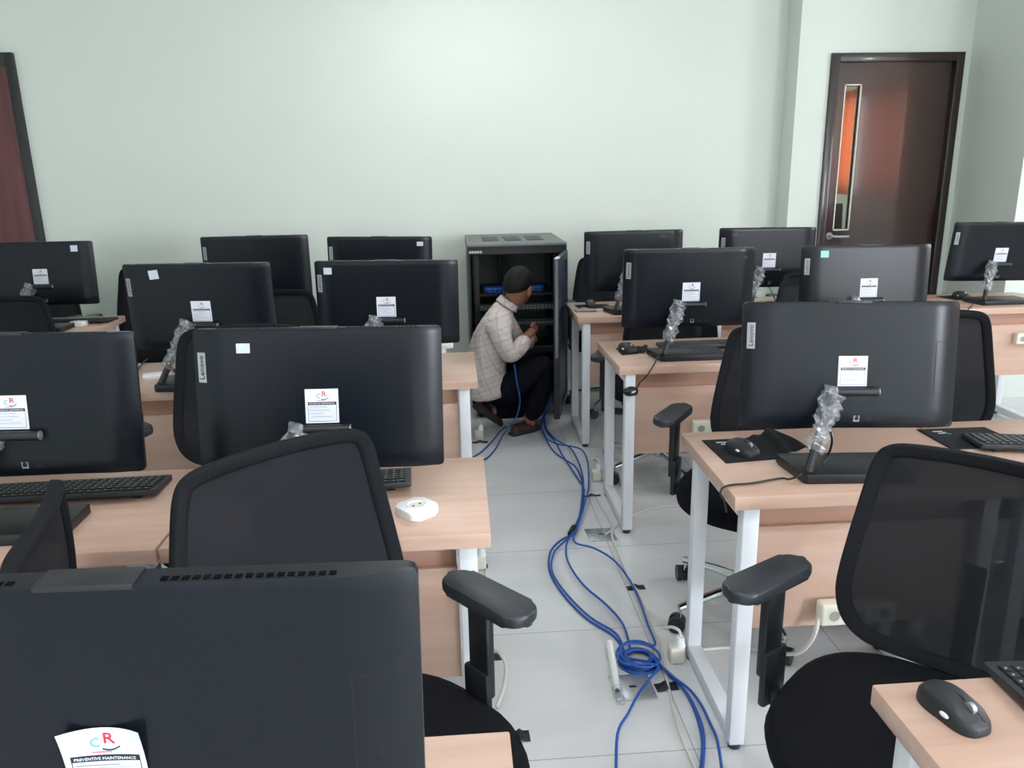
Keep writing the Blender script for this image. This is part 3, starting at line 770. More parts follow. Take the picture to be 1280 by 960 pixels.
# the back edge of a keyboard faces the camera (the user sits on the far side)
KB = [
 (-.352, 1.925, 3, 'keyboard whose end peeks out between computer and white socket box'),
 (-.985, 1.955, 1.5, 'long keyboard lying under the computer cut by the frame edge'),
 (1.025, .955, -4, 'keyboard end at the bottom corner beside the bare mouse'),
 (1.655, 1.975, -12, 'keyboard on the desk behind the large mesh chair, next to a mouse pad'),
 (1.11, 3.368, 1.5, 'keyboard behind the slab foot on the desk with the hanging cable bundle'),
 (-2.12, 4.50, 0, 'keyboard on the desk by the maroon door'),
 (-.93, 3.255, 0, 'keyboard on the desk with the flat white box'),
]
for x, y, th, lab in KB:
    o = once('kb', kb0); o.location = (x, y, .7502); o.rotation_euler.z = rad(th); tag(o, lab, 'keyboard', 'black keyboards')
def make_mouse():
    r = empty('computer_mouse'); b = MB()
    def body(u, v):
        a = 2*PI*u; s = v
        # plan: length .108 along y (front = -y), width .062
        prof = [(1, 0), (1.0, .008), (.97, .018), (.86, .027), (.6, .034), (.3, .0365), (0, .037)]
        k = s*6; i = min(int(k), 5); t = k-i; rr = prof[i][0]+(prof[i+1][0]-prof[i][0])*t; z = prof[i][1]+(prof[i+1][1]-prof[i][1])*t
        ca, sa = math.cos(a), math.sin(a)
        x = .031*math.copysign(abs(ca)**.7, ca); y = .054*math.copysign(abs(sa)**(.55 if sa < 0 else .85), sa)
        yy = y*rr; xx = x*rr*(1-.06*abs(yy/.054)**2) ; z *= 1-.36*max(0, -yy/.054)**1.3-.12*max(0, yy/.054)**2
        xx *= 1-.07*math.exp(-((yy+.005)/.02)**2)
        return (xx, yy, z)
    b.grid(body, 40, 24, 'mouse', closed_u=True); bmesh.ops.remove_doubles(b.bm, verts=b.bm.verts, dist=1e-5); b.build('shell', r, angle=70)
    b = MB(); b.cyl((-.0035, -.028, .0285), (.0035, -.028, .0285), .0085, 'silver', seg=16); b.build('scroll_wheel', r)
    b = MB(); b.tube([(0, -.012, .0355), (0, -.018, .0345)], .0007, 'groove'); b.tube([(0, -.002, .0368), (0.0012, -.012, .0356), (0, -.018, .0342)], .0007, 'groove'); b.tube([(0, -.038, .0292), (0, -.053, .0235)], .0007, 'groove'); b.build('button_seam', r)
    b = MB(); b.sphere((-.0295, -.012, .014), (.0025, .008, .004), 'white_plastic'); b.build('side_button', r)
    return r
ms0 = make_mouse()
MS = [
 (.7005, .942, .75, 15, 'black mouse on the bare beech top at the bottom corner'),
 (.782, 2.035, .7532, 25, 'black mouse on the creased pad at the aisle'),
 (.738, 3.33, .7532, 20, 'black mouse on the pad of the desk with the hanging cables'),
 (.775, 4.50, .7532, 0, 'dark mouse on the desk next to the cabinet door'),
 (2.945, 4.40, .7532, 10, 'black mouse on the pad in the corner past the brown door'),
]
for x, y, z, th, lab in MS:
    o = once('ms', ms0); o.location = (x, y, z); o.rotation_euler.z = rad(th); tag(o, lab, 'mouse', 'black computer mice')
def mouse_pad(pts, label, crease=0, mark=True, lift=.022):
    """pts: corner positions on the desk, ordered far-left, far-right, near-right, near-left"""
    a, b_, c, d = [Vector((p[0], p[1], .7515)) for p in pts]; b = MB(); n = 28
    def fn(u, v):
        p = (a*(1-u)+b_*u)*(1-v) + (d*(1-u)+c*u)*v
        if crease and u > .62:
            t = (u-.62)/.38
            p = p + Vector((0, 0, crease*(.55*math.sin(t*PI*2.1+v*2)**2*t**.5 + lift/crease*ease(t))))
            p.y += .012*math.sin(t*9+v*3)*t
        return p
    b.grid(fn, n, 12, 'pad'); top = b
    o = top.build('mouse_pad', angle=180); md = o.modifiers.new('t', 'SOLIDIFY'); md.thickness = .002; md.offset = 0
    tag(o, label, 'mouse pad', 'black mouse pads')
    if mark:
        b = MB(); e1 = (b_-a).normalized(); e2 = (d-a).normalized(); p = a + e1*.045 + e2*.035 + Vector((0, 0, .0014))
        for i, (du, dv, w, h, m) in enumerate(((-.012, -.01, .03, .006, 'text_white'), (.012, -.002, .012, .012, 'green'), (-.004, .006, .022, .006, 'text_white'), (.02, .012, .01, .008, 'green'))):
            q = p+e1*du+e2*dv; b.poly([q, q+e1*w, q+e1*w+e2*h, q+e2*h], m)
        b.build('corner_mark', o)
    return o
mouse_pad([(.703, 2.15), (.918, 2.152), (.945, 1.985), (.712, 1.962)], 'creased black mouse pad at the aisle, its end riding onto the slab', .02)
mouse_pad([(1.365, 2.165), (1.575, 2.160), (1.585, 1.985), (1.365, 1.99)], 'black mouse pad with pale corner mark behind the large mesh chair', 0)
mouse_pad([(.70, 3.40), (.85, 3.41), (.802, 3.285), (.70, 3.26)], 'crumpled black mouse pad on the desk with the hanging cables', .010, False, .003)
mouse_pad([(.690, 4.56), (.88, 4.56), (.90, 4.43), (.70, 4.43)], 'black mouse pad on the desk next to the cabinet door', .0, False)
mouse_pad([(2.84, 4.47), (3.03, 4.50), (3.03, 4.33), (2.87, 4.33)], 'black mouse pad in the corner past the brown door', .0, False)

# ------------------------------------------------------------------ small desk-top things
def socket_box(x, y, z, rz, label, s=1):
    r = empty('socket_box', (x, y, z), rad(rz)); r.scale = (s, s, s)
    b = MB(); b.prism(rrect(.082, .082, .016), 0, .022, 'white_plastic', .006, seg=3); o = b.build('body', r, angle=50)
    b = MB(); b.tube([(.022*math.cos(a), .022*math.sin(a), .0222) for a in [2*PI*i/24 for i in range(24)]], .0022, 'white_plastic', closed=True); b.cyl((0, 0, .0215), (0, 0, .0224), .021, 'cream', seg=24); b.build('socket_rim', r)
    b = MB()
    for sx in (-1, 1): b.cyl((sx*.0095, 0, .0222), (sx*.0095, 0, .0232), .003, 'groove', seg=10)
    b.build('pin_hole', r)
    tag(r, label, 'socket box', 'white socket boxes'); return r
socket_box(-.110, 1.735, .75, 40, 'white square socket box at the aisle end of the front desk')
p = atz(94, 407, .75); socket_box(p.x+.02, p.y, .75, 10, 'small white socket box on the desk by the maroon door')
p = atz(557, 434, .75); socket_box(p.x, p.y, .75, 5, 'white socket box half hidden right of the computer by the man', .8)
b = MB(); b.prism(rrect(.10, .075, .01), 0, .012, 'white_plastic', .003); o = b.build('white_box'); p = atz(192, 471, .75); o.location = (p.x+.012, p.y, .75); o.rotation_euler.z = rad(20)
tag(o, 'flat white box on the desk beside the black arm foot', 'box')
# crumpled grey sleeve on the rear desk
b = MB(); rnd = random.Random(5); p = atz(731, 389, .75)
def sl(u, v): return (p.x-.055+.12*u, p.y-.03+.06*v+.01*math.sin(u*7), .7525+.016*abs(math.sin(u*6+v*4))*math.sin(u*PI)*math.sin(v*PI)+.004)
b.grid(sl, 16, 10, 'bag'); o = b.build('plastic_sleeve', angle=30); md = o.modifiers.new('t', 'SOLIDIFY'); md.thickness = .003
tag(o, 'crumpled grey sleeve on the desk next to the cabinet door', 'sleeve')

# ------------------------------------------------------------------ socket strips on the desk panels
def strip(x, y, z, w, n, label, h=.062):
    r = empty('socket_strip', (x, y, z))
    b = MB(); b.box((0, 0, 0), (w, .04, h), 'cream', .008, 3); b.build('body', r)
    for i in range(n):
        xx = -w/2 + (i+.5)*w/n
        b = MB(); b.cyl((xx, -.0195, 0), (xx, -.0212, 0), .019, 'cord_white', seg=22); b.cyl((xx-.008, -.021, 0), (xx-.008, -.0218, 0), .003, 'hole', seg=8); b.cyl((xx+.008, -.021, 0), (xx+.008, -.0218, 0), .003, 'hole', seg=8)
        b.cyl((xx, -.0207, 0), (xx, -.0215, 0), .0145, 'hole', seg=22); b.build('socket', r)
    tag(r, label, 'socket strip', 'cream socket strips'); return r
PY = .060-.009-.02
strip(1.005, 1.735+PY-.006, .407, .20, 3, 'cream socket strip on the panel behind the large mesh chair')
strip(1.065, 3.065+PY-.001, .468, .19, 3, 'cream socket strip on the panel behind the aisle armrest')
strip(3.18, 4.06+PY-.001, .568, .19, 3, 'cream socket strip on the panel by the far corner')

# ------------------------------------------------------------------ cabinet
CX0, CX1, CY0, CY1, CZ0, CZ1 = .082, .677, 4.80, 5.55, .085, 1.095
r = empty('server_cabinet', ((CX0+CX1)/2, (CY0+CY1)/2, 0)); tag(r, 'black open server cabinet standing against the wall', 'cabinet')
RX, RY = r.location.x, r.location.y
def L(x, y, z): return (x-RX, y-RY, z)
def cbox(b, x0, x1, y0, y1, z0, z1, m, bev=.002): b.box(L((x0+x1)/2, (y0+y1)/2, (z0+z1)/2), (x1-x0, y1-y0, z1-z0), m, bev, 1)
for x0, x1 in ((CX0, CX0+.015), (CX1-.015, CX1)):
    b = MB(); cbox(b, x0, x1, CY0, CY1, CZ0, CZ1-.05, 'rack'); b.build('side_panel', r)
b = MB(); cbox(b, CX0-.004, CX1+.004, CY0-.004, CY1, CZ1-.05, CZ1, 'rack_top', .004)
for i in range(3):
    cbox(b, CX0+.1+i*.14, CX0+.2+i*.14, CY0+.2, CY0+.5, CZ1, CZ1+.003, 'rack', 0)
b.build('top_panel', r)
b = MB(); cbox(b, CX0, CX1, CY0-.012, CY0, CZ1-.062, CZ1-.012, 'rack')
for i in range(38): cbox(b, CX0+.02+i*.0148, CX0+.026+i*.0148, CY0-.014, CY0-.011, CZ1-.034, CZ1-.018, 'groove', 0)
o = b.build('top_rail', r)
b = MB(); cbox(b, CX0+.008, CX0+.085, CY0-.0145, CY0-.012, CZ1-.052, CZ1-.038, 'silver', 0)
for i in range(9): cbox(b, CX0+.012+i*.008, CX0+.017+i*.008, CY0-.0155, CY0-.0144, CZ1-.049, CZ1-.041, 'rack_grey' if i % 2 else 'text_white', 0)
b.build('name_plate', o)
b = MB(); cbox(b, CX0, CX1, CY0, CY1, CZ0, CZ0+.05, 'rack'); b.build('bottom_panel', r)
b = MB(); cbox(b, CX0+.015, CX1-.015, CY1-.015, CY1, CZ0+.05, CZ1-.05, 'rack_rear'); b.build('rear_panel', r)
for x in (CX0+.05, CX1-.05):
    for y in (CY0+.08, CY1-.2):
        b = MB(); cbox(b, x-.018, x+.018, y-.012, y+.012, CZ0+.05, CZ1-.05, 'rack'); b.build('mounting_rail', r)
for x in (CX0+.22, CX0+.27):
    b = MB(); cbox(b, x-.01, x+.01, CY1-.19, CY1-.17, CZ0+.05, CZ1-.05, 'aio_dark'); b.build('cable_duct', r)
b = MB(); cbox(b, CX0+.05, CX1-.05, CY0+.09, CY1-.2, .765, .78, 'rack'); b.build('shelf', r)
for z in (.70, .60):
    b = MB(); cbox(b, CX0+.035, CX1-.035, CY0+.05, CY0+.10, z-.022, z+.022, 'aio_dark'); o = b.build('patch_panel', r)
    b = MB()
    for i in range(20):
        for dz in ((-.007, .007) if z > .65 else (0,)):
            cbox(b, CX0+.07+i*.0235, CX0+.085+i*.0235, CY0+.048, CY0+.051, z+dz-.0045, z+dz+.0045, 'silver', 0); cbox(b, CX0+.073+i*.0235, CX0+.082+i*.0235, CY0+.047, CY0+.0485, z+dz-.003, z+dz+.003, 'groove', 0)
    b.build('jack', o)
b = MB(); cbox(b, CX0+.04, CX1-.04, CY0+.06, CY0+.35, .40, .445, 'aio_dark'); b.build('rack_unit', r)
for x in (CX0+.05, CX1-.05):
    for y in (CY0+.06, CY1-.06):
        b = MB(); b.cyl(L(x, y, 0), L(x, y, .05), .022, 'chair_plastic', seg=14); b.box(L(x, y, .065), (.05, .05, .04), 'rack'); b.build('caster', r)
# door swung open toward the camera
hx, hy = CX1-.004, CY0-.014; fx, fy = .552, 4.305
dv = Vector((fx-hx, fy-hy, 0)); dl = dv.length; ang = math.atan2(dv.y, dv.x)
dr = MB(); rot = Matrix.Rotation(ang, 3, 'Z'); e = dv.normalized(); nrm = Vector((-e.y, e.x, 0))
def dbox(b, s0, s1, t0, t1, z0, z1, m, bev=.002):
    c = Vector((hx, hy, 0)) + e*(s0+s1)/2 + nrm*(t0+t1)/2
    b.box(L(c.x, c.y, (z0+z1)/2), (s1-s0, t1-t0, z1-z0), m, bev, 1, rot=rot)
DZ0, DZ1 = .135, 1.05
dbox(dr, 0, .05, -.012, .012, DZ0, DZ1, 'rack_blue'); dbox(dr, dl-.055, dl, -.016, .016, DZ0, DZ1, 'rack'); dbox(dr, .05, dl-.055, -.012, .012, DZ0, DZ0+.05, 'rack'); dbox(dr, .05, dl-.055, -.012, .012, DZ1-.05, DZ1, 'rack')
do = dr.build('cabinet_door', r)
b = MB(); dbox(b, .05, dl-.055, -.003, .003, DZ0+.05, DZ1-.05, 'rack_blue', 0); b.build('door_panel', do)
b = MB(); dbox(b, dl, dl+.004, -.006, .010, DZ0+.36, DZ1-.004, 'rack_grey', .001); dbox(b, dl-.10, dl+.002, -.010, .012, DZ1, DZ1+.003, 'paper', 0); b.build('door_seal', do)
b = MB(); dbox(b, .012, .02, -.016, -.012, .6, DZ1-.02, 'switch_blue', 0); b.build('door_tape', do)
b = MB(); dbox(b, dl-.02, dl+.03, .012, .028, .55, .575, 'rack', .003); b.build('latch', do)
# things inside
b = MB(); b.prism(rrect(.13, .10, .012), 0, .032, 'switch_blue', .008)
for i in range(4): b.box((-.045+i*.03, -.051, .014), (.014, .004, .01), 'groove')
o = b.build('network_device'); o.location = (.245, 4.98, .7808); tag(o, 'bright blue network device on the cabinet shelf, left of the head', 'network device')
b = MB(); b.prism(rrect(.10, .08, .012), 0, .028, 'switch_blue', .008)
for i in range(3): b.box((-.03+i*.03, -.041, .012), (.014, .004, .01), 'groove')
o = b.build('network_device'); o.location = (.51, 5.02, .7808); tag(o, 'dim blue network device on the cabinet shelf, right of the head', 'network device')

# ------------------------------------------------------------------ person
def skin_mesh(name, verts, edges, radii, m, parent, sub=2, root=0):
    me = bpy.data.meshes.new(name+'_skel'); me.from_pydata([Vector(v) for v in verts], edges, [])
    ob = bpy.data.objects.new(name+'_skel', me); COL.objects.link(ob)
    sk = ob.modifiers.new('s', 'SKIN'); sk.use_smooth_shade = True
    dat = me.skin_vertices[0].data
    for i, rr in enumerate(radii):
        dat[i].radius = (rr, rr) if isinstance(rr, (int, float)) else rr
        dat[i].use_root = (i == root)
    sb = ob.modifiers.new('u', 'SUBSURF'); sb.levels = sub; sb.render_levels = sub
    bpy.context.view_layer.update()
    out = bpy.data.meshes.new_from_object(ob.evaluated_get(bpy.context.evaluated_depsgraph_get()))
    bpy.data.objects.remove(ob)
    out.materials.clear(); out.materials.append(M[m]); out.name = name
    out.polygons.foreach_set('use_smooth', [True]*len(out.polygons))
    for pl in out.polygons: pl.material_index = 0
    o = bpy.data.objects.new(name, out); COL.objects.link(o)
    if parent: o.parent = parent
    return o
def chain(spec):
    verts, radii, edges, idx = [], [], [], {}
    for k, v, rr, par in spec:
        idx[k] = len(verts); verts.append(v); radii.append(rr)
        if par: edges.append((idx[par], idx[k]))
    return verts, edges, radii
pelvis = (.175, 4.50, .27)
HEAD = Vector((.362, 4.50, .885))
body = [
 ('pelvis', (.22, 4.50, .26), .055, None), ('waist', (.185, 4.50, .40), .07, 'pelvis'), ('chest', (.21, 4.50, .57), .075, 'waist'), ('upper', (.245, 4.505, .69), .06, 'chest'),
 ('neck', (.300, 4.505, .775), .046, 'upper'), ('neck2', (.335, 4.505, .82), .047, 'neck'), ('head', (.358, 4.505, .875), .072, 'neck2'), ('crown', (.360, 4.505, .925), .066, 'head'),
 ('shR', (.235, 4.385, .69), .042, 'upper'), ('elR', (.285, 4.315, .505), .038, 'shR'), ('wrR', (.405, 4.425, .61), .026, 'elR'), ('palmR', (.435, 4.46, .632), .025, 'wrR'),
 ('shL', (.265, 4.63, .69), .042, 'upper'), ('elL', (.38, 4.67, .50), .034, 'shL'), ('wrL', (.47, 4.775, .50), .026, 'elL'), ('palmL', (.485, 4.815, .505), .025, 'wrL'),
 ('hipR', (.27, 4.43, .28), .05, 'pelvis'), ('kneeR', (.52, 4.43, .455), .05, 'hipR'), ('ankR', (.40, 4.49, .085), .032, 'kneeR'), ('footR', (.44, 4.52, .042), .024, 'ankR'),
 ('hipL', (.26, 4.58, .25), .05, 'pelvis'), ('kneeL', (.53, 4.68, .17), .052, 'hipL'), ('ankL', (.20, 4.62, .10), .032, 'kneeL'), ('footL', (.16, 4.615, .085), .024, 'ankL'),
]
man = skin_mesh('person', *chain(body), 'skin', None)
tag(man, 'person in checked pale shirt and navy trousers squatting at the open cabinet, head turned away', 'person')
# fingers of the right hand, curled toward the panel
for (ox, oy, oz, ln) in ((0, 0, .012, .9), (.004, .002, .002, 1), (.006, .003, -.009, .95), (.004, .003, -.019, .8)):
    p0 = Vector((.437+ox, 4.468+oy, .634+oz)); a = p0 + Vector((.022, .030, .006))*ln; c = a + Vector((.004, .026, -.010))*ln; d = c + Vector((-.006, .014, -.012))*ln
    skin_mesh('finger', [p0, a, c, d], [(0, 1), (1, 2), (2, 3)], [.0095, .0085, .008, .0065], 'skin', man)
p0 = Vector((.425, 4.45, .648)); skin_mesh('thumb', [p0, p0+Vector((.012, .018, .018)), p0+Vector((.03, .036, .018))], [(0, 1), (1, 2)], [.0105, .0095, .0075], 'skin', man)
for (ox, oy, oz, ln) in ((0, 0, .012, .9), (.004, .002, .002, 1), (.006, .003, -.009, .95), (.004, .003, -.019, .8)):
    p0 = Vector((.482+ox, 4.823+oy, .505+oz)); a = p0 + Vector((.005, .034, .004))*ln; c = a + Vector((-.006, .022, -.014))*ln
    skin_mesh('finger', [p0, a, c], [(0, 1), (1, 2)], [.0095, .0085, .007], 'skin', man)
# head shape over the neck: face looks to the right and into the cabinet
fd = Vector((.56, .78, -.30)).normalized(); sd = Vector((fd.y, -fd.x, 0)).normalized(); ud = sd.cross(fd)
RH = Matrix((sd, fd, ud)).transposed()     # local x = right ear side, y = face, z = up
def hp(x, y, z): return HEAD + RH @ Vector((x, y, z))
b = MB()
def headf(u, v):
    th = v*PI; a = 2*PI*u; x, y, z = math.sin(th)*math.cos(a), math.sin(th)*math.sin(a), math.cos(th)
    sx, sy, sz = .073, .092, .108
    if z < 0:
        sx *= 1-.25*z*z; sy *= 1-.05*z*z
        if y < 0: sy *= 1-.25*(-z)
    X, Y, Z = x*sx, y*sy, z*sz
    if y > .3 and z < 0: Y += .012*(-z)
    return hp(X, Y, Z-.01)
b.grid(headf, 28, 18, 'skin', closed_u=True); bmesh.ops.remove_doubles(b.bm, verts=b.bm.verts, dist=1e-5)
b.sphere(hp(0, .100, -.025), (.012, .016, .02), 'skin', rot=RH)
for sx in (-1, 1):
    b.sphere(hp(sx*.080, -.008, -.030), (.010, .019, .031), 'skin', rot=RH @ Matrix.Rotation(rad(-12), 3, 'X')); b.sphere(hp(sx*.087, -.004, -.030), (.004, .009, .018), 'skin', rot=RH)
    b.sphere(hp(sx*.03, .083, .006), (.012, .008, .006), 'text_white', rot=RH); b.sphere(hp(sx*.03, .090, .006), (.005, .004, .005), 'text_dark', rot=RH)
    b.sphere(hp(sx*.03, .086, .024), (.016, .006, .004), 'hair', rot=RH)
b.sphere(hp(0, .090, -.068), (.022, .008, .006), 'ink_pink', rot=RH)
b.build('head', man, angle=180)
b = MB(); rnd = random.Random(11)
def hairf(u, v):
    a = 2*PI*u
    sn = math.sin(a)                                     # lower at the nape, short round the ears, high over the brow
    lim = 1.50 + .58*max(0, -sn)**.8 - .42*max(0, sn)
    th = v*lim; x, y, z = math.sin(th)*math.cos(a), math.sin(th)*math.sin(a), math.cos(th)
    k = 1.0 + .02*math.sin(a*9+th*5)
    if v > .9: k -= .06*(v-.9)/.1
    sy = .104 if y > 0 else .108
    return hp(x*.086*k, y*sy*k, z*.118*k-.008)
b.grid(hairf, 40, 16, 'hair', closed_u=True); bmesh.ops.remove_doubles(b.bm, verts=b.bm.verts, dist=1e-5); b.build('hair', man, angle=180)
shirt = [
 ('hem', (.165, 4.50, .215), (.165, .14), None), ('low', (.155, 4.50, .30), (.17, .145), 'hem'), ('mid', (.155, 4.50, .42), (.158, .13), 'low'), ('chest', (.18, 4.50, .56), (.155, .12), 'mid'),
 ('up', (.232, 4.505, .685), (.125, .095), 'chest'), ('col', (.285, 4.505, .762), .068, 'up'),
 ('shR', (.225, 4.375, .690), .072, 'up'), ('uaR', (.25, 4.335, .60), .066, 'shR'), ('elR', (.288, 4.310, .500), .060, 'uaR'), ('faR', (.345, 4.365, .545), .055, 'elR'), ('cuR', (.402, 4.42, .605), .046, 'faR'),
 ('shL', (.262, 4.635, .690), .072, 'up'), ('elL', (.38, 4.68, .498), .055, 'shL'), ('cuL', (.46, 4.76, .498), .044, 'elL'),
]
so = skin_mesh('shirt', *chain(shirt), 'shirt', man); so['label'] = 'pale shirt with a thin brown check'
b = MB(); cc = Vector((.300, 4.505, .785)); ax = Vector((.55, .02, .83)).normalized(); q = Vector((0, 0, 1)).rotation_difference(ax).to_matrix()
def colf(u, v):
    a = 2*PI*u; rr = .060+.010*(1-v)+.004*math.sin(a)
    return cc + q @ Vector((rr*math.cos(a), rr*math.sin(a), -.022+.04*v))
b.grid(colf, 32, 4, 'shirt', closed_u=True); o = b.build('collar', man, angle=180); md = o.modifiers.new('t', 'SOLIDIFY'); md.thickness = .005
tr = [
 ('pel', (.225, 4.50, .255), .10, None),
 ('hR', (.29, 4.43, .30), .082, 'pel'), ('tR', (.41, 4.425, .385), .084, 'hR'), ('kR', (.515, 4.43, .452), .068, 'tR'), ('sR', (.485, 4.455, .29), .066, 'kR'), ('s2R', (.455, 4.475, .17), .062, 'sR'), ('cR', (.405, 4.488, .075), .052, 's2R'),
 ('hL', (.28, 4.58, .245), .08, 'pel'), ('tL', (.40, 4.64, .20), .084, 'hL'), ('kL', (.53, 4.68, .165), .072, 'tL'), ('sL', (.38, 4.65, .105), .066, 'kL'), ('cL', (.20, 4.622, .105), .054, 'sL'),
]
skin_mesh('trousers', *chain(tr), 'trousers', man)
def shoe(p, yaw, pitch, label):
    b = MB(); R = Matrix.Translation(p) @ Matrix.Scale(.9, 4) @ Matrix.Rotation(yaw, 4, 'Z') @ Matrix.Rotation(pitch, 4, 'Y')
    prof = [(-.115, .026), (-.09, .036), (-.03, .034), (.04, .042), (.09, .040), (.125, .026), (.137, .006)]
    sole = [(x, y) for x, y in prof] + [(x, -y) for x, y in reversed(prof)]
    b.prism(sole[::-1], 0, .02, 'sole', .003, tf=R)
    def up(u, v):
        a = PI*u; t = v; x = -.112+.245*t
        w = .034+.008*math.sin(t*PI) if t < .85 else .034*(1-((t-.85)/.15)**2*.7)
        hk = math.sin(min(1, (t+.002)/.10)*PI/2)**.5; w *= hk
        h = .062-.02*t if t < .5 else .052*(1-((t-.5)/.5)**2)+.008*(t)
        return R @ Vector((x, w*math.cos(a), .018+h*hk*math.sin(a)))
    b.grid(up, 14, 14, 'shoe'); o = b.build('shoe', man, angle=60); o['label'] = label
shoe((.380, 4.495, 0), rad(34), 0, 'dark brown slip-on shoe flat on the floor')
shoe((.155, 4.615, .075), rad(8), rad(38), 'dark brown slip-on shoe with lifted heel')

# ------------------------------------------------------------------ cables on the floor
def fl(pts, z=.006): return [atz(u, v, z) for u, v in pts]
COILC = atz(798, 825, .01)
def coil(n, r0, z0, ph, out):
    pts = []; rnd = random.Random(int(ph*10)+n)
    for i in range(int(n*14)):
        a = ph + 2*PI*i/14; rr = r0*(1+.10*math.sin(i*.7+ph)); 
        pts.append(COILC + Vector((rr*math.cos(a)*.058, rr*math.sin(a)*.062, z0)))
    return pts
def cable(name, pts, rr, m, label, cat, group=None, seg=8, smooth=5):
    b = MB(); b.tube(pts, rr, m, seg=seg, smooth=smooth); o = b.build(name, angle=180); tag(o, label, cat, group); return o
top1 = [Vector((.555, 4.92, .16)), Vector((.555, 4.80, .11)), Vector((.56, 4.72, .03))]
def start(dx): return [Vector((.535+dx*.6, 4.93, .150)), Vector((.535+dx*.6, 4.775, .150)), Vector((.535+dx*.6, 4.72, .05+dx*.5))]
com = [(728, 612), (725, 642), (719, 657), (714, 668)]
up1 = [(679, 520), (677, 531), (684, 552), (694, 566), (707, 575), (719, 583), (726, 596)]
up2 = [(680, 522), (682, 537), (694, 552), (702, 567), (715, 587), (725, 602)]
up3 = [(681, 520), (684, 537), (696, 550), (713, 560), (723, 577), (728, 594)]
up4 = [(678, 524), (680, 544), (694, 554), (723, 560), (732, 569), (735, 581), (736, 604), (733, 622)]
lo1 = [(700, 676), (688, 690), (687, 714), (704, 743), (733, 773), (767, 795)]
lo2 = [(702, 680), (692, 692), (690, 714), (707, 741), (737, 771), (770, 792)]
lo3 = [(708, 681), (710, 702), (729, 731), (758, 756), (779, 781)]
lo4 = [(720, 679), (742, 685), (767, 700), (787, 725), (800, 752), (810, 781), (819, 806)]
out1 = [(822, 830), (840, 847), (855, 862), (867, 885), (875, 910), (878, 935), (874, 975)]
out2 = [(826, 832), (843, 849), (857, 864), (870, 887), (878, 910), (880, 935), (877, 975)]
out3 = [(822, 828), (842, 846), (862, 862), (877, 882), (888, 905), (897, 927), (904, 975)]
out4 = [(822, 832), (810, 851), (797, 869), (785, 892), (772, 917), (770, 975)]
BR = .0042; g = 'blue network cables in the aisle'
for k, (dx, up, cm, lo, nl, r0, ph, out, lab) in enumerate((
    (0, up1, com, lo1, 2.2, 1.0, 2.2, out1, 'blue network cable with the outermost aisle loop, running through the coil'),
    (.02, up2, [(u+2, v) for u, v in com], lo2, 2.6, .84, 2.4, out2, 'blue network cable hugging the outermost loop just inside it'),
    (.04, up3, [(u+1, v-1) for u, v in com], lo3, 1.8, .68, 2.0, out3, 'blue network cable taking the middle path between tie and coil'),
    (.06, up4, [(u+3, v+1) for u, v in com[2:]], lo4, 1.5, 1.08, 1.2, out4, 'blue network cable arching widest over the floor, leaving the coil leftward'))):
    z = .005 + .0087*k
    cable('network_cable', start(dx)+fl(up, z)+fl(cm, z)+fl(lo, z)+coil(nl, r0, z-.01, ph, 0)+fl(out, z), BR, 'blue', lab, 'cable', g)
b = MB(); p = atz(718, 660, .012); q = atz(714, 668, .012); b.tube([p, q], .017, 'tape', seg=10); o = b.build('cable_tie'); tag(o, 'black tape wrap binding the blue cables', 'cable tie')
belt = [aty(643, 455, 4.33), aty(646, 478, 4.32), aty(650, 500, 4.32), aty(646, 520, 4.34), aty(636, 534, 4.36)]
cable('network_cable', belt + fl([(628, 545), (620, 560), (608, 573), (594, 578)]), BR, 'blue', "blue network cable hanging from the man's lap to the floor", 'cable')
cable('network_cable', fl([(633, 533), (625, 539), (619, 547), (610, 557), (600, 566), (590, 572)]), BR, 'blue', 'short blue network cable by the lifted heel of the shoe', 'cable')
# white cords
cable('power_cable', fl([(745, 622), (757, 642), (764, 655), (765, 671), (771, 687), (777, 702), (789, 728), (799, 742), (813, 775), (826, 810), (833, 845), (838, 870), (848, 910), (862, 945), (876, 975)], .005), .0042, 'cord_white', 'thin white cord running along the aisle seam under the tape patches', 'cord')
sp = Vector((.905, 1.755, .40))
cable('power_cable', [sp, Vector((.895, 1.752, .345)), Vector((.91, 1.84, .24)), Vector((.95, 2.0, .12)), Vector((.95, 2.15, .025)), Vector((.88, 2.212, .007)), Vector((.76, 2.212, .007)), Vector((.69, 2.205, .007))], .006, 'cord_white', 'white cord from the socket strip behind the large chair to the floor', 'cord')
cable('power_cable', fl([(607, 712), (608, 738), (609, 765), (609, 790), (610, 806)], .006)+[atz(611, 826, .02)]+fl([(608, 850), (604, 872)], .006), .005, 'cord_white', 'white cord going straight along the desk foot past two tapes', 'cord')
a0, a1 = atz(596, 832, .03), atz(621, 884, .01)
cable('power_cable', [a0, atz(600, 822, .05), atz(609, 813, .07), atz(620, 812, .075), atz(629, 822, .07), atz(633, 838, .05), atz(630, 860, .03), a1], .007, 'cord_white', 'thick white cord rising in a loop beside the large armrest', 'cord')
cable('power_cable', fl([(757, 668), (800, 640), (850, 632), (900, 636)], .005), .0035, 'cord_white', 'thin white cord crossing the floor under the desk with the hanging bundle', 'cord')
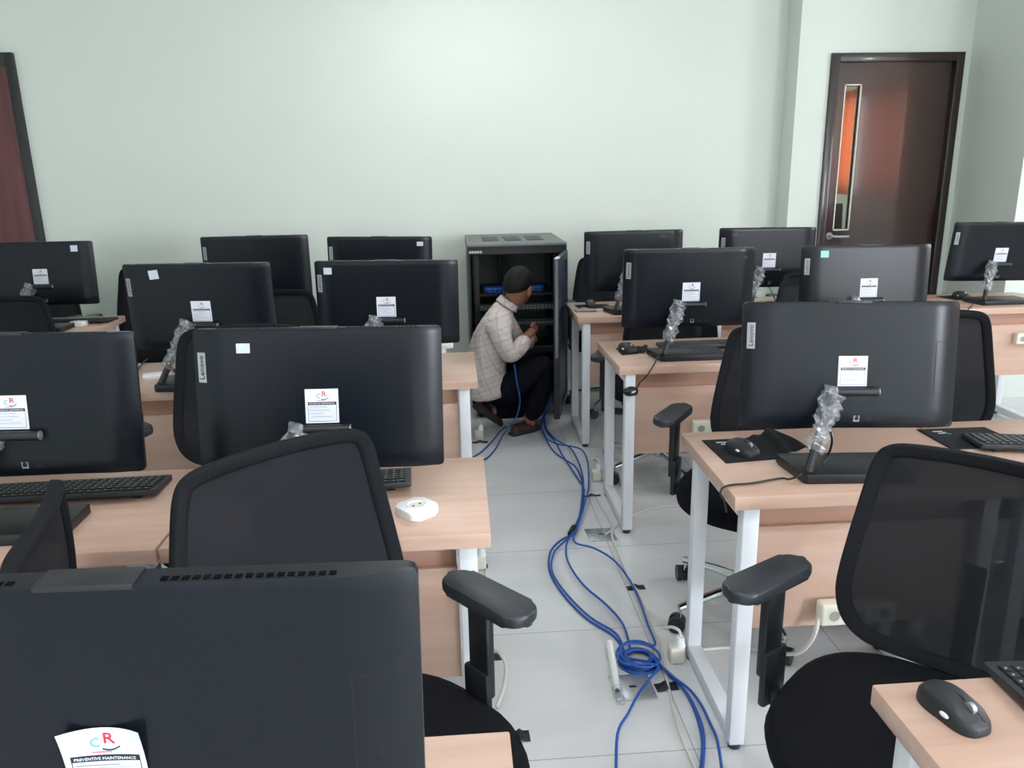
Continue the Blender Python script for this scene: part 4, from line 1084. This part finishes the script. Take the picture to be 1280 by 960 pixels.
# black cords from the computers
a = atz(1017, 592, .780)
cable('computer_cable', [atz(1002, 592, .7795), atz(996, 596, .779), atz(986, 599, .760), atz(975, 598, .756), atz(940, 604, .756), atz(915, 606, .756), atz(904, 609.5, .757), atz(901.5, 613, .754), atz(900.5, 618, .742), atz(905, 625, .70), atz(908, 640, .64)], .0028, 'cord_black', 'black cord over the aisle edge of the desk with the creased pad', 'cord')
cable('computer_cable', [atz(826, 443, .7797), atz(822, 446.5, .7795), atz(818, 455, .757), atz(808, 470, .752), aty(800, 478, 3.055), aty(795, 486, 3.06), aty(787, 489, 3.06), aty(783, 486, 3.052)], .0028, 'cord_black', 'black cord sloping down to the hanging bundle', 'cord')
bp = aty(785, 489, 3.045); pts = []
for i in range(40):
    t = i/40*PI*2*3; pts.append(bp + Vector((.012+.026*math.cos(t)*(1+.1*math.sin(i)), -.004*math.sin(i*1.3), .004+.013*math.sin(t)-.0003*i)))
b = MB(); b.tube(pts, .0028, 'cord_black', smooth=2); b.cyl(bp+Vector((-.016, 0, 0)), bp+Vector((.012, 0, .002)), .011, 'cord_black'); o = b.build('cord_bundle'); tag(o, 'black cord coil tied at the white desk leg', 'cord bundle')
cable('computer_cable', [atz(961, 358, .7545), atz(964, 364, .7545), aty(967, 370, 4.166), aty(969, 376, 4.165)], .003, 'cord_black', 'black cord below the computer near the door handle', 'cord')
cable('computer_cable', [atz(1216, 381, .7545), atz(1211, 386, .7545), aty(1205, 395, 4.052), aty(1199, 399, 4.052)], .003, 'cord_black', 'black cord over the edge of the corner desk', 'cord')
cable('computer_cable', [atz(184, 449, .755), atz(174, 459, .7545), atz(169, 474, .7545), aty(174, 485, 2.93), aty(174, 500, 2.93), aty(178, 520, 2.92), aty(179, 536, 2.92), aty(178, 560, 2.92)], .003, 'cord_black', 'black cord hanging down the panel right of the frame-cut computer', 'cord')
cable('computer_cable', [atz(1038, 540, .9), atz(1040, 552, .86), atz(1036, 567, .80), atz(1028, 580, .781)], .003, 'cord_black', 'black plug cord beside the wrapped arm of the network-port computer', 'cord')

# ------------------------------------------------------------------ tape patches, floor plates, plugs
def tape(u, v, w, d, rz, label):
    b = MB(); n = 8
    b.grid(lambda s, t: ((s-.5)*w, (t-.5)*d, .0015+.0085*math.exp(-((s-.5)/.12)**2)), 12, 3, 'tape')
    o = b.build('tape_patch', angle=180); md = o.modifiers.new('t', 'SOLIDIFY'); md.thickness = .001; p = atz(u, v, 0); o.location = (p.x, p.y, 0); o.rotation_euler.z = rad(rz); tag(o, label, 'tape', 'black tape patches')
TP = [
 (740, 620, .085, .018, 4, 'black tape strip across the blue cables by the second desk foot'),
 (795, 735, .068, .032, 4, 'black tape patch over the cord halfway along the aisle, above the coil'),
 (833, 859, .068, .040, 4, 'black tape patch over the cord just below the coil'),
 (650, 921, .055, .045, 2, 'black tape patch at the bottom edge beside the chair seat'),
 (608, 760, .075, .030, 3, 'black tape patch on the cord under the large armrest'),
 (613, 822, .075, .040, 3, 'black tape patch inside the rising white loop'),
 (600, 553, .09, .03, 0, 'black tape strip by the plug near the shoe'),
 (607, 708, .018, .03, 0, 'tiny black tape square by the plug under the front desk'),
 (745, 574, .025, .03, 0, 'tiny black tape piece left of the second desk legs'),
 (816, 835, .03, .04, 0, 'small black tape piece hidden against the coil'),
]
for t in TP: tape(*t)
def plate(pts, label):
    c = sum((Vector((*q, 0)) for q in pts), Vector())/4; b = MB()
    vs = [Vector((*q, 0))-c for q in pts]; b.prism([(v.x, v.y) for v in vs], 0, .004, 'tile_metal', .001); r = empty('floor_plate', (c.x, c.y, 0)); tag(r, label, 'floor plate', 'steel floor plates')
    b.build('cover', r); b = MB(); b.box((0, 0, .0045), (.02, .008, .001), 'groove'); b.build('finger_slot', r)
plate([(.522, 3.145), (.530, 3.028), (.648, 3.028), (.640, 3.145)], 'steel floor plate beside the tape-bound blue cables')
plate([(.428, 2.112), (.434, 1.992), (.556, 1.992), (.552, 2.112)], 'steel floor plate under the white tube by the coil')
r = empty('cable_tube', (.440, 2.022, 0)); tag(r, 'white plastic tube with clear end lying by the blue coil', 'tube')
b = MB(); d0, d1 = Vector((0, 0, .016)), Vector((.018, .225, .030)); b.cyl(d0, d1, .0115, 'white_plastic', seg=18); b.cyl(d0-Vector((0, .0005, 0)), d0+Vector((0, .002, 0)), .0085, 'glide', seg=16); b.build('sleeve', r)
b = MB(); b.cyl(Vector((.001, -.05, .0145)), Vector((.002, .01, .0165)), .0145, 'wrap', seg=18); b.build('clear_end', r)
def plug(u, v, label):
    p = atz(u, v, 0); r = empty('power_plug', (p.x, p.y, 0)); tag(r, label, 'plug', 'white plugs')
    b = MB(); b.box((0, 0, .028), (.05, .045, .056), 'cream', .008, 3); b.build('adapter', r)
    b = MB(); b.cyl((0.01, -.002, .056), (0.01, -.002, .088), .018, 'white_plastic', r2=.012, seg=16); b.tube([(.01, 0, .085), (.008, .004, .105), (-.01, .02, .11), (-.03, .05, .09)], .005, 'cord_white', smooth=4); b.build('plug_head', r)
plug(746, 600, 'white plug and adapter at the foot of the desk with the hanging bundle')
plug(599, 549, 'white plug and adapter beside the lifted shoe')
plug(600, 710, 'white plug under the corner of the front desk')
plug(845, 826, 'white plug beside the blue coil under the white cord')
for o in bpy.data.objects:
    if o.type == 'EMPTY' and o.parent is None and not o.children and 'kind' not in o: print('EMPTY', o.name)
